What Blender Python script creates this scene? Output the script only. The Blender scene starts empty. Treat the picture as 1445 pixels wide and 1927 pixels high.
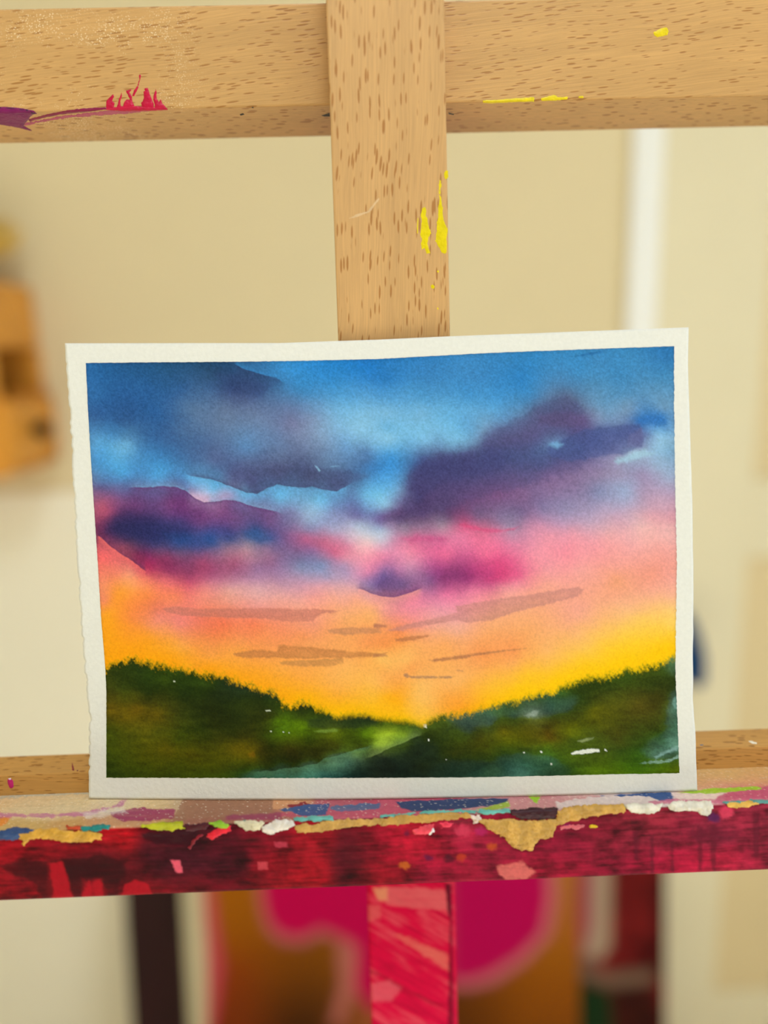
import bpy, bmesh, math
import numpy as np
from mathutils import Matrix, Vector

# ---------------------------------------------------------------- camera
FPX, CX, CY = 1447.0, 722.5, 963.5          # focal length / centre in photo pixels (1445x1927)
DEG = math.pi / 180
PITCH, YAW, ROLL, LEAN = 12.5 * DEG, 1.07 * DEG, 1.57 * DEG, 5.0 * DEG
CAM = np.array([0.0, 0.0, 1.35])
FWD = np.array([math.sin(YAW) * math.cos(PITCH), math.cos(YAW) * math.cos(PITCH), -math.sin(PITCH)])
_r = np.cross(FWD, [0, 0, 1.0]); _r /= np.linalg.norm(_r)
_u = np.cross(_r, FWD)
RGT = _r * math.cos(ROLL) - _u * math.sin(ROLL)
UPV = _u * math.cos(ROLL) + _r * math.sin(ROLL)

scene = bpy.context.scene
col = scene.collection
cam_d = bpy.data.cameras.new('camera')
cam = bpy.data.objects.new('camera', cam_d); col.objects.link(cam)
cam_d.sensor_fit = 'VERTICAL'; cam_d.sensor_height = 36.0
cam_d.lens = 36.0 * FPX / 1927.0
cam_d.clip_start = 0.01; cam_d.clip_end = 50
cam.matrix_world = Matrix((
    (RGT[0], UPV[0], -FWD[0], CAM[0]), (RGT[1], UPV[1], -FWD[1], CAM[1]),
    (RGT[2], UPV[2], -FWD[2], CAM[2]), (0, 0, 0, 1)))
cam_d.dof.use_dof = True
cam_d.dof.focus_distance = 0.266
cam_d.dof.aperture_fstop = 2.45
scene.camera = cam

# ---------------------------------------------------------------- world, light, exposure
world = bpy.data.worlds.new('world'); scene.world = world
world.use_nodes = True
bg = world.node_tree.nodes['Background']
bg.inputs[0].default_value = (0.75, 0.86, 1.0, 1); bg.inputs[1].default_value = 1.0
vs = scene.view_settings
vs.view_transform = 'Standard'; vs.look = 'None'; vs.exposure = -0.15; vs.gamma = 1.0
vs.use_curve_mapping = False

ROOM = dict(x0=-1.35, x1=1.75, y0=-2.4, y1=1.10, z1=2.5)
WIN = dict(y0=-1.45, y1=0.0, z0=0.12, z1=2.25)      # window opening in the right-hand wall

def area(name, loc, target, sx, sy, power, colr):
    l = bpy.data.lights.new(name, 'AREA'); l.shape = 'RECTANGLE'; l.size = sx; l.size_y = sy
    l.energy = power; l.color = colr
    o = bpy.data.objects.new(name, l); col.objects.link(o); o.location = loc
    d = Vector(target) - Vector(loc)
    o.rotation_euler = d.to_track_quat('-Z', 'Z').to_euler()
    return o
area('window_daylight', (ROOM['x1'] + 0.12, -0.72, 1.18), (0, -0.66, 1.1), 1.45, 2.1, 24, (0.70, 0.855, 1.0))
area('overhead_fill', (0.1, -0.25, 2.38), (0.05, 0.1, 0.7), 0.4, 0.4, 9, (0.74, 0.87, 1.0))  # added overhead light without a fixture, brightens upward-facing surfaces
sun_l = bpy.data.lights.new('sun', 'SUN'); sun_l.energy = 20; sun_l.angle = .01; sun_l.color = (.76, .89, 1.0)
sun = bpy.data.objects.new('sun', sun_l); col.objects.link(sun)       # added: falls through the window so the floor bounces light upward
sun.rotation_euler = Vector((-.80, -.05, -.60)).to_track_quat('-Z', 'Z').to_euler()

# ---------------------------------------------------------------- geometry helpers
def ray(px, py):
    px = np.asarray(px, float)[..., None]; py = np.asarray(py, float)[..., None]
    return FWD + RGT * (px - CX) / FPX - UPV * (py - CY) / FPX
def project(P):
    d = np.asarray(P, float) - CAM; z = d @ FWD
    return CX + FPX * (d @ RGT) / z, CY - FPX * (d @ UPV) / z
# easel frame: x right, y away from viewer, z up along the leaning mast
EM = np.array([[1, 0, 0], [0, math.cos(LEAN), math.sin(LEAN)], [0, -math.sin(LEAN), math.cos(LEAN)]])
EO = CAM + ray(736, 640) * 0.262
CAML = EM.T @ (CAM - EO)
def e2w(p): return EO + np.asarray(p) @ EM.T
def hit(px, py, axis, val):
    """photo pixel -> point on the easel-frame plane (axis = val)"""
    d = ray(px, py) @ EM
    t = (val - CAML[axis]) / d[..., axis]
    return CAML + d * t[..., None]
def whit(px, py, n, p0):
    """photo pixel -> world point on a plane"""
    d = ray(px, py); n = np.asarray(n, float); p0 = np.asarray(p0, float)
    t = ((p0 - CAM) @ n) / (d @ n)
    return CAM + d * t[..., None]

def lin(h):
    if isinstance(h, str):
        h = h.lstrip('#'); c = np.array([int(h[i:i + 2], 16) for i in (0, 2, 4)], float)
    else: c = np.asarray(h, float)
    c = c / 255.0
    return np.where(c <= 0.04045, c / 12.92, ((c + 0.055) / 1.055) ** 2.4)
def rgba(h): return tuple(float(v) for v in lin(h)) + (1.0,)

def mesh_obj(name, verts, faces, mat, parent=None, smooth=False, colors=None):
    me = bpy.data.meshes.new(name)
    verts = np.asarray(verts, np.float32)
    if isinstance(faces, np.ndarray) and faces.ndim == 2:
        n, k = faces.shape
        me.vertices.add(len(verts)); me.vertices.foreach_set('co', verts.ravel())
        me.loops.add(n * k); me.loops.foreach_set('vertex_index', faces.astype(np.int32).ravel())
        me.polygons.add(n)
        me.polygons.foreach_set('loop_start', np.arange(0, n * k, k, dtype=np.int32))
        me.polygons.foreach_set('loop_total', np.full(n, k, np.int32))
        me.update(calc_edges=True); me.validate()
    else:
        me.from_pydata([tuple(map(float, v)) for v in verts], [], [tuple(map(int, f)) for f in faces])
    if colors is not None:
        at = me.color_attributes.new('paint', 'FLOAT_COLOR', 'POINT')
        c4 = np.ones((len(verts), 4), np.float32); c4[:, :3] = np.clip(colors, 0, 1)
        at.data.foreach_set('color', c4.ravel())
    if smooth: me.polygons.foreach_set('use_smooth', np.ones(len(me.polygons), bool))
    o = bpy.data.objects.new(name, me); col.objects.link(o)
    if mat: me.materials.append(mat)
    if parent: o.parent = parent
    return o
def bm_obj(name, bm, mat, parent=None, smooth=False):
    me = bpy.data.meshes.new(name); bmesh.ops.recalc_face_normals(bm, faces=bm.faces)
    bm.to_mesh(me); bm.free()
    if smooth: me.polygons.foreach_set('use_smooth', np.ones(len(me.polygons), bool))
    me.materials.append(mat)
    o = bpy.data.objects.new(name, me); col.objects.link(o)
    if parent: o.parent = parent
    return o
def box(x0, x1, y0, y1, z0, z1, bevel=0.0, seg=2, bm=None):
    new = bm is None
    b = bmesh.new()
    bmesh.ops.create_cube(b, size=1.0)
    for v in b.verts:
        v.co = Vector((x0 + (v.co.x + .5) * (x1 - x0), y0 + (v.co.y + .5) * (y1 - y0), z0 + (v.co.z + .5) * (z1 - z0)))
    if bevel > 0:
        bmesh.ops.bevel(b, geom=b.edges[:], offset=bevel, segments=seg, profile=0.6, affect='EDGES')
    if new: return b
    me = bpy.data.meshes.new('tmp'); b.to_mesh(me); b.free(); bm.from_mesh(me); bpy.data.meshes.remove(me)
    return bm
def lathe(profile, seg=24):
    """profile: list of (r, z)"""
    bm = bmesh.new(); rings = []
    for r, z in profile:
        rings.append([bm.verts.new((r * math.cos(2 * math.pi * i / seg), r * math.sin(2 * math.pi * i / seg), z)) for i in range(seg)])
    for a, b in zip(rings, rings[1:]):
        for i in range(seg): bm.faces.new((a[i], a[(i + 1) % seg], b[(i + 1) % seg], b[i]))
    bm.faces.new(rings[0][::-1]); bm.faces.new(rings[-1])
    return bm
def tube(bm, pts, radii, seg=8):
    pts = [Vector(p) for p in pts]; rings = []
    for i, p in enumerate(pts):
        t = (pts[min(i + 1, len(pts) - 1)] - pts[max(i - 1, 0)]).normalized()
        a = t.orthogonal().normalized(); b = t.cross(a)
        rings.append([bm.verts.new(p + (a * math.cos(2 * math.pi * k / seg) + b * math.sin(2 * math.pi * k / seg)) * radii[i]) for k in range(seg)])
    for a, b in zip(rings, rings[1:]):
        for k in range(seg): bm.faces.new((a[k], a[(k + 1) % seg], b[(k + 1) % seg], b[k]))
    bm.faces.new(rings[0][::-1]); bm.faces.new(rings[-1])
    return bm
def empty(name, loc, label=None, cat=None, group=None, rot=(0, 0, 0)):
    o = bpy.data.objects.new(name, None); col.objects.link(o); o.empty_display_size = 0.05
    o.location = loc; o.rotation_euler = rot
    if label: tag(o, label, cat, group)
    return o
def tag(o, label, cat, group=None):
    o['label'] = label; o['category'] = cat
    if group: o['group'] = group
    return o
def struct(o): o['kind'] = 'structure'; return o
def grid_faces(nu, nv):
    i = np.arange(nu * nv).reshape(nv, nu)
    return np.stack([i[:-1, :-1], i[1:, :-1], i[1:, 1:], i[:-1, 1:]], -1).reshape(-1, 4)

# ---------------------------------------------------------------- numpy painter
_lat = [np.random.RandomState(s).rand(256, 256) for s in range(8)]
def vnoise(x, y, seed=0):
    L = _lat[seed % 8]
    x = np.asarray(x, float) + 17.3 * seed; y = np.asarray(y, float) + 31.7 * seed
    xi = np.floor(x).astype(int); yi = np.floor(y).astype(int); fx = x - xi; fy = y - yi
    fx = fx * fx * (3 - 2 * fx); fy = fy * fy * (3 - 2 * fy)
    a, b, c, d = xi & 255, (xi + 1) & 255, yi & 255, (yi + 1) & 255
    return (L[c, a] * (1 - fx) + L[c, b] * fx) * (1 - fy) + (L[d, a] * (1 - fx) + L[d, b] * fx) * fy
def fbm(x, y, seed=0, octv=4):
    s = 0; a = .5; t = 0
    for k in range(octv):
        s = s + a * vnoise(x * 2 ** k, y * 2 ** k, seed + k); t += a; a *= .55
    return s / t - .5
def sstep(a, b, x):
    t = np.clip((x - a) / (b - a), 0, 1); return t * t * (3 - 2 * t)
def parse(txt, ox, oy, s):
    """'x y hex; ...' in zoom coordinates -> photo pixels + linear colours"""
    P, Cc = [], []
    for w in txt.replace('\n', ';').split(';'):
        w = w.split()
        if len(w) == 3:
            P.append((ox + float(w[0]) / s, oy + float(w[1]) / s)); Cc.append(lin(w[2]))
    return np.array(P), np.array(Cc)
def shepard(X, Y, P, Cc, sig, ysc=1.0):
    out = np.zeros((X.size, 3)); x = X.ravel(); y = Y.ravel()
    cs = np.sqrt(Cc)
    for i in range(0, x.size, 60000):
        dx = (x[i:i + 60000, None] - P[None, :, 0]); dy = (y[i:i + 60000, None] - P[None, :, 1]) * ysc
        d2 = (dx * dx + dy * dy).astype(np.float32)
        w = np.exp(-d2 / np.float32(2 * sig * sig)) + np.float32(1e-3) / (1 + d2 / (sig * sig)) ** 3
        out[i:i + 60000] = (w @ cs) / w.sum(1, keepdims=True)
    return (out ** 2).reshape(X.shape + (3,))
def rbf(X, Y, P, Cc, c=12.0, reg=2.0):
    """smooth multiquadric interpolation of colour samples (in sqrt space)"""
    cs = np.sqrt(Cc); mu = cs.mean(0)
    D = np.sqrt(((P[:, None] - P[None]) ** 2).sum(-1) + c * c)
    W = np.linalg.solve(D - reg * np.eye(len(P)), cs - mu).astype(np.float32)
    out = np.zeros((X.size, 3), np.float32); x = X.ravel().astype(np.float32); y = Y.ravel().astype(np.float32); Pf = P.astype(np.float32)
    for i in range(0, x.size, 40000):
        d = np.sqrt((x[i:i + 40000, None] - Pf[None, :, 0]) ** 2 + (y[i:i + 40000, None] - Pf[None, :, 1]) ** 2 + np.float32(c * c))
        out[i:i + 40000] = d @ W
    lo, hi = cs.min(0), cs.max(0)
    return (np.clip(out + mu, lo, hi).astype(float) ** 2).reshape(X.shape + (3,))
def poly_sdf(X, Y, poly):
    """signed distance, positive inside"""
    poly = np.asarray(poly, float); d = np.full(X.shape, 1e9); ins = np.zeros(X.shape, bool)
    for (x0, y0), (x1, y1) in zip(poly, np.roll(poly, -1, 0)):
        ex, ey = x1 - x0, y1 - y0
        t = np.clip(((X - x0) * ex + (Y - y0) * ey) / (ex * ex + ey * ey + 1e-9), 0, 1)
        d = np.minimum(d, (X - x0 - t * ex) ** 2 + (Y - y0 - t * ey) ** 2)
        if y0 != y1:
            c = (y0 > Y) != (y1 > Y)
            ins ^= c & (X < (x1 - x0) * (Y - y0) / (y1 - y0) + x0)
    return np.where(ins, 1, -1) * np.sqrt(d)
def pts(txt, ox=0, oy=0, s=1.0):
    v = [float(w) for w in txt.replace(',', ' ').split()]
    return [(ox + a / s, oy + b / s) for a, b in zip(v[::2], v[1::2])]
class Canvas:
    """a field of linear colours over photo-pixel coordinates"""
    def __init__(self, X, Y, C): self.X, self.Y, self.C = X, Y, C
    def mix(self, m, colr, sub=None):
        c = lin(colr)
        if sub is None: self.C[:] = self.C * (1 - m[..., None]) + c * m[..., None]
        else: self.C[sub] = self.C[sub] * (1 - m[..., None]) + c * m[..., None]
    def poly(self, P, colr, a=1.0, soft=1.0, rough=0.0, rs=8.0, seed=0, streak=None, rim=0.0):
        P = np.asarray(P, float); pad = soft * 3 + rough * 2 + 2
        x0, y0 = P.min(0) - pad; x1, y1 = P.max(0) + pad
        sub = (self.X > x0) & (self.X < x1) & (self.Y > y0) & (self.Y < y1)
        if not sub.any(): return
        X, Y = self.X[sub], self.Y[sub]
        d = poly_sdf(X, Y, P)
        if rough: d = d + rough * 2 * fbm(X / rs, Y / rs, seed, 3)
        m = sstep(-soft, soft, d) * a
        if rim: m = np.clip(m * (1 + rim * np.exp(-np.abs(d - soft) / 1.6)), 0, 1)
        if streak:
            sx, sy, amt = streak
            m = m * np.clip(1 - amt + 2 * amt * (fbm(X / sx, Y / sy, seed + 1, 3) + .5), 0, 1)
        self.mix(m, colr, sub)
    def edge(self, L, side, w, colr, a=.8, endf=14, rough=2.0, rs=10, seed=0, crisp=1.2):
        """one-sided wet edge along a line y(x): side 'u' above, 'd' below"""
        L = np.asarray(L, float); xs, ys = L[:, 0], L[:, 1]
        sub = (self.X > xs[0]) & (self.X < xs[-1]) & (self.Y > ys.min() - w * 5 - 8) & (self.Y < ys.max() + w * 5 + 8)
        if not sub.any(): return
        X, Y = self.X[sub], self.Y[sub]
        d = Y - np.interp(X, xs, ys) + rough * 2 * fbm(X / rs, Y / rs, seed, 3)
        if side == 'u': d = -d
        m = sstep(-crisp, crisp, d) * np.exp(-np.maximum(d, 0) / w) * a
        m = m * sstep(0, endf, X - xs[0]) * sstep(0, endf, xs[-1] - X)
        self.mix(m, colr, sub)

# ---------------------------------------------------------------- materials
def new_mat(name):
    m = bpy.data.materials.new(name); m.use_nodes = True
    nt = m.node_tree; return m, nt, nt.nodes['Principled BSDF']
def N(nt, t, **kw):
    n = nt.nodes.new(t)
    for k, v in kw.items(): setattr(n, k, v)
    return n
def math_n(nt, op, a, b=None, c=None):
    n = N(nt, 'ShaderNodeMath', operation=op)
    for i, v in enumerate((a, b, c)):
        if v is None: continue
        if isinstance(v, (int, float)): n.inputs[i].default_value = v
        else: nt.links.new(v, n.inputs[i])
    return n.outputs[0]
def maprange(nt, v, a, b, c, d):
    n = N(nt, 'ShaderNodeMapRange', interpolation_type='SMOOTHSTEP')
    nt.links.new(v, n.inputs[0])
    for i, q in zip((1, 2, 3, 4), (a, b, c, d)): n.inputs[i].default_value = q
    return n.outputs[0]
def mixc(nt, fac, a, b, mode='MIX'):
    n = N(nt, 'ShaderNodeMix', data_type='RGBA', blend_type=mode)
    for i, v in ((0, fac), (6, a), (7, b)):
        if isinstance(v, (int, float)): n.inputs[i].default_value = v
        elif isinstance(v, tuple): n.inputs[i].default_value = v
        else: nt.links.new(v, n.inputs[i])
    return n.outputs[2]
def noise(nt, vec, scale, detail=3, rough=.55):
    n = N(nt, 'ShaderNodeTexNoise'); n.inputs['Scale'].default_value = scale
    n.inputs['Detail'].default_value = detail; n.inputs['Roughness'].default_value = rough
    nt.links.new(vec, n.inputs['Vector']); return n.outputs[0]
def bump(nt, bs, h, strength, dist):
    b = N(nt, 'ShaderNodeBump'); b.inputs['Strength'].default_value = strength; b.inputs['Distance'].default_value = dist
    nt.links.new(h, b.inputs['Height']); nt.links.new(b.outputs[0], bs.inputs['Normal'])
def plain(name, h, rough=.6, spec=.3, var=.06, scale=30, bmp=0.0):
    m, nt, bs = new_mat(name)
    tc = N(nt, 'ShaderNodeTexCoord')
    nz = noise(nt, tc.outputs['Object'], scale, 4)
    f = maprange(nt, nz, .3, .7, 1 - var, 1 + var)
    c = mixc(nt, 1.0, rgba(h), f, 'MULTIPLY')
    nt.links.new(c, bs.inputs['Base Color'])
    bs.inputs['Roughness'].default_value = rough; bs.inputs['Specular IOR Level'].default_value = spec
    if bmp: bump(nt, bs, nz, bmp, .002)
    return m
def beech(name, base, fleck, axis, slant=0.0, L=.0055, Wd=.0017, rough=.45, glitter=False):
    """pale beech: fine grain lines and short dark ray flecks along one axis"""
    m, nt, bs = new_mat(name)
    tc = N(nt, 'ShaderNodeTexCoord'); sp = N(nt, 'ShaderNodeSeparateXYZ')
    nt.links.new(tc.outputs['Object'], sp.inputs[0])
    o = sp.outputs
    al, ac, th = (o[0], o[2], o[1]) if axis == 'X' else (o[2], o[0], o[1])
    wob = noise(nt, tc.outputs['Object'], 22, 2)
    acs = math_n(nt, 'ADD', math_n(nt, 'MULTIPLY_ADD', al, slant, ac), math_n(nt, 'MULTIPLY', wob, .004))
    def vec(a, b, c):
        cb = N(nt, 'ShaderNodeCombineXYZ')
        nt.links.new(math_n(nt, 'DIVIDE', al, a), cb.inputs[0]); nt.links.new(math_n(nt, 'DIVIDE', acs, b), cb.inputs[1])
        nt.links.new(math_n(nt, 'DIVIDE', th, c), cb.inputs[2]); return cb.outputs[0]
    vo = N(nt, 'ShaderNodeTexVoronoi', feature='F1'); vo.inputs['Scale'].default_value = 1.0
    nt.links.new(vec(L, Wd, Wd * 3), vo.inputs['Vector'])
    dens = noise(nt, tc.outputs['Object'], 60, 2)
    thr = math_n(nt, 'MULTIPLY', dens, .52)
    fm = maprange(nt, math_n(nt, 'SUBTRACT', thr, vo.outputs['Distance']), -.06, .07, 0, 1)
    grain = noise(nt, vec(.02, .0005, .0008), 1.0, 4, .65)
    g = maprange(nt, grain, .3, .7, .90, 1.07)
    big = maprange(nt, noise(nt, vec(.09, .012, .02), 1.0, 2), .3, .7, .94, 1.05)
    c = mixc(nt, 1.0, rgba(base), math_n(nt, 'MULTIPLY', g, big), 'MULTIPLY')
    c = mixc(nt, math_n(nt, 'MULTIPLY', fm, .78), c, rgba(fleck))
    if glitter:   # dusting of pearly specks on the wood
        sv = N(nt, 'ShaderNodeTexVoronoi', feature='F1'); sv.inputs['Scale'].default_value = 1500
        nt.links.new(tc.outputs['Object'], sv.inputs['Vector'])
        zone = maprange(nt, noise(nt, tc.outputs['Object'], 45, 4, .7), .46, .66, 0, 1)
        lft = maprange(nt, o[0], -.055, -.085, 0, 1)
        far = maprange(nt, o[0], -.135, -.12, .35, 1)
        sm = math_n(nt, 'MULTIPLY', maprange(nt, sv.outputs['Distance'], .34, .22, 0, 1), math_n(nt, 'MULTIPLY', math_n(nt, 'MULTIPLY', zone, lft), far))
        c = mixc(nt, math_n(nt, 'MULTIPLY', sm, .75), c, rgba('fff0cc'))
    nt.links.new(c, bs.inputs['Base Color'])
    bs.inputs['Roughness'].default_value = rough; bs.inputs['Specular IOR Level'].default_value = .35
    bump(nt, bs, math_n(nt, 'SUBTRACT', grain, math_n(nt, 'MULTIPLY', fm, .6)), .25, .0003)
    return m
def vcol_mat(name, rough=.6, spec=.3, gran=0.0, gscale=900, bmp=0.0, bscale=700, bdist=.0002):
    m, nt, bs = new_mat(name)
    at = N(nt, 'ShaderNodeAttribute', attribute_name='paint')
    tc = N(nt, 'ShaderNodeTexCoord')
    c = at.outputs['Color']
    if gran:
        nz = noise(nt, tc.outputs['Object'], gscale, 5, .75)
        c = mixc(nt, 1.0, c, maprange(nt, nz, .28, .72, 1 - gran, 1 + gran), 'MULTIPLY')
    nt.links.new(c, bs.inputs['Base Color'])
    bs.inputs['Roughness'].default_value = rough; bs.inputs['Specular IOR Level'].default_value = spec
    if bmp: bump(nt, bs, noise(nt, tc.outputs['Object'], bscale, 3), bmp, bdist)
    return m
M = {}
M['bar'] = beech('beech_bar', 'ce9f63', 'a06a30', 'X', -.10, L=.0066, Wd=.0009, glitter=True)
M['mast'] = beech('beech_mast', 'd2a46c', 'a2682e', 'Z', -.05, L=.0085, Wd=.0012)
M['rail'] = beech('beech_rail', 'c89450', '905c24', 'X', .05, L=.006, Wd=.0008)
M['paper'] = plain('watercolour_paper', 'ebe9e2', .95, .1, .02, 900)
_nt = M['paper'].node_tree
_tc = N(_nt, 'ShaderNodeTexCoord')
bump(_nt, _nt.nodes['Principled BSDF'], noise(_nt, _tc.outputs['Object'], 620, 3), .55, .00022)
M['wash'] = vcol_mat('watercolour_wash', .92, .12, .06, 1300, .5, 620, .0002)
M['tray'] = vcol_mat('tray_paint', .5, .10, .10, 700, .35, 500, .0003)
M['pinkmast'] = vcol_mat('mast_paint', .65, .06, .05, 700, .25, 500, .0002)
M['canvas'] = vcol_mat('canvas_paint', .8, .1, .06, 200, 0)
M['wall'] = plain('cream_wall_paint', 'e8d6ad', .85, .2, .02, 3)
M['lit_wall'] = plain('lit_wall_paint', 'fdf6e2', .7, .2, .02, 3)
M['ceil'] = plain('ceiling_paint', 'eee8da', .9, .1, .02, 3)
M['floor'] = plain('pale_floor_boards', 'e2d6c0', .6, .3, .06, 6)
M['trim'] = plain('white_trim_gloss', 'fdfcf8', .4, .4, .01, 5)
M['door'] = plain('cream_door_paint', 'f0e4c2', .5, .3, .02, 4)
M['door_panel'] = plain('tan_door_panel', 'e9d3a4', .5, .3, .02, 4)
M['orange_wood'] = plain('orange_varnished_pine', 'dc9636', .4, .4, .12, 12)
M['dark'] = plain('dark_wood_and_recess', '160d08', .6, .2, .1, 20)
M['cream'] = plain('cream_glaze', 'd8c79a', .35, .4, .05, 20)
M['straw'] = plain('dry_straw', 'e2bd62', .8, .2, .15, 60)
M['sage'] = plain('dry_grey_leaf', '8c8260', .8, .2, .15, 60)
M['maroon'] = plain('dark_maroon_paint', '2a0a10', .6, .25, .12, 12)
M['rawcanvas'] = plain('primed_canvas', 'd8cfb8', .8, .15, .04, 50)
M['bluecloth'] = plain('blue_cloth', '2d5f96', .9, .1, .1, 30)
M['metal'] = plain('brushed_metal', 'b8b0a0', .35, .5, .05, 40)
M['chip'] = plain('dark_chip', '241a14', .6, .2, .1, 300)
def dry_paint(name, h, var=.1): return plain(name, h, .45, .3, var, 260, .3)

# ================================================================ the room
X0, X1, Y0, Y1, Z1 = ROOM['x0'], ROOM['x1'], ROOM['y0'], ROOM['y1'], ROOM['z1']
T = .1
struct(bm_obj('floor', box(X0 - T, X1 + T, Y0 - T, Y1 + T, -.1, 0), M['floor']))
struct(bm_obj('ceiling', box(X0 - T, X1 + T, Y0 - T, Y1 + T, Z1, Z1 + .1), M['ceil']))
struct(bm_obj('wall_back', box(X0 - T, X1 + T, Y1, Y1 + T, 0, Z1), M['wall']))
struct(bm_obj('wall_front', box(X0 - T, X1 + T, Y0 - T, Y0, 0, Z1), M['wall']))
struct(bm_obj('wall_left', box(X0 - T, X0, Y0, Y1, 0, Z1), M['wall']))
b = box(X1, X1 + T, Y0, WIN['y0'], 0, Z1)
box(X1, X1 + T, WIN['y1'], Y1, 0, Z1, bm=b)
box(X1, X1 + T, WIN['y0'], WIN['y1'], 0, WIN['z0'], bm=b)
box(X1, X1 + T, WIN['y0'], WIN['y1'], WIN['z1'], Z1, bm=b)
struct(bm_obj('wall_right', b, M['wall']))
wf = struct(empty('window_1', (X1, (WIN['y0'] + WIN['y1']) / 2, WIN['z0'])))
hw = (WIN['y1'] - WIN['y0']) / 2; hh = WIN['z1'] - WIN['z0']
b = box(-.01, .05, -hw, -hw + .05, 0, hh); box(-.01, .05, hw - .05, hw, 0, hh, bm=b)
box(-.01, .05, -hw, hw, 0, .05, bm=b); box(-.01, .05, -hw, hw, hh - .05, hh, bm=b)
box(0, .04, -.02, .02, 0, hh, bm=b)
bm_obj('window_frame', b, M['trim'], wf)
bm_obj('window_sill', box(-.12, .02, -hw - .05, hw + .05, -.03, 0, .004), M['trim'], wf)

WN, WP = (0, 1, 0), (0, Y1, 0)
def wallx(px, py, off=0.0): return whit(px, py, WN, (0, Y1 - off, 0))
# white door casing and cream door on the back wall, to the right
cx0 = float(wallx(1186, 430, .012)[0]); cx1 = float(wallx(1243, 430, .012)[0])
t1 = struct(bm_obj('trim_1', box(cx0, cx1, Y1 - .014, Y1, 0, 2.08, .003), M['trim']))
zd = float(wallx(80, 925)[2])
struct(bm_obj('lit_wall_panel', box(X0, cx0, Y1 - .006, Y1, 0, zd, .002), M['lit_wall']))  # added panel: brighter light on the lower wall put into its paler colour
dx0 = cx1 - .002; dx1 = dx0 + .78
px_edge = float(wallx(1428, 700)[0])
door = struct(empty('door_1', (dx0, Y1, 0)))
st = px_edge - dx0
b = box(0, st, -.011, -.001, .0, 2.05, .005)
box(.78 - st, .78, -.011, -.001, .0, 2.05, .005, bm=b)
for z0, z1 in ((0, .25), (1.02, 1.14), (1.9, 2.05)): box(st - .002, .782 - st, -.011, -.001, z0, z1, .005, bm=b)
bm_obj('door_frame', b, M['door'], door)
for z0, z1 in ((.25, 1.02), (1.14, 1.9)):
    bm_obj('door_panel', box(st - .001, .781 - st, -.003, -.0005, z0, z1), M['door_panel'], door)
b = box(.78, .78 + (cx1 - cx0), -.022, 0, 0, 2.08, .006)
bm_obj('casing', b, M['trim'], door)
# knob on the door with a blue cloth hung over it
kp = wallx(1285, 1195, .08)
kn = lathe([(.024, 0), (.024, .004), (.009, .006), (.009, .028), (.02, .034), (.023, .044), (.018, .052), (.006, .055)])
bmesh.ops.rotate(kn, verts=kn.verts, matrix=Matrix.Rotation(math.pi / 2, 3, 'X'))
bmesh.ops.translate(kn, verts=kn.verts, vec=(kp[0] - dx0, -.011, kp[2]))
bm_obj('door_knob', kn, M['metal'], door, True)
b = bmesh.new()
W_, n_ = .066, 18
vs_ = []
zt = kp[2] + .028
for j in range(14):
    tt = j / 13; row = []
    for i in range(n_):
        s = i / (n_ - 1)
        wd = W_ * (.45 + .55 * min(1, tt * 1.6))
        x = kp[0] + (s - .5) * wd
        y = Y1 - .092 - .006 * math.sin(s * 17 + tt * 1.5) * (.3 + tt) + (.03 * (1 - math.sin(min(1, tt * 3) * 1.57)))
        z = zt - tt * .10 - .006 * math.sin(s * 9) * tt
        row.append(b.verts.new((x, y, z)))
    vs_.append(row)
for j in range(13):
    for i in range(n_ - 1): b.faces.new((vs_[j][i], vs_[j][i + 1], vs_[j + 1][i + 1], vs_[j + 1][i]))
bmesh.ops.solidify(b, geom=b.faces[:], thickness=.004)
cl = bm_obj('hanging_cloth', b, M['bluecloth'], None, True)
tag(cl, 'blue cloth hanging on the cream door behind the sheet', 'cloth')

# ================================================================ the easel
L_E = float(EO[2] / math.cos(LEAN)) - .0028
BASE = np.array([0.0, .031, -L_E])
easel = empty('easel', tuple(e2w(BASE)), 'beech wood painter easel with paint-splashed red tray holding the watercolour sheet', 'easel')
easel.rotation_euler = (-LEAN, 0, 0)
def epart(o):
    o.location = tuple(-BASE); return o
ZB = .0804                       # underside of the cross bar
BAR_Y, BAR_D, BAR_H = .012, .0302, .0325
bar = epart(bm_obj('cross_bar', box(-.36, .36, BAR_Y, BAR_Y + BAR_D, ZB, ZB + BAR_H, .0006, 2), M['bar'], easel))
mast = epart(bm_obj('upper_mast', box(-.01805, .02015, 0, BAR_Y, -.1474, .36, .0007, 2), M['mast'], easel))
LED, TF = -.1553, -.0311         # ledge height, front of tray
rail = epart(bm_obj('tray_back_rail', box(-.30, .30, -.0068, .0085, LED - .0005, -.1475, .0006, 2), M['rail'], easel))

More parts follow.
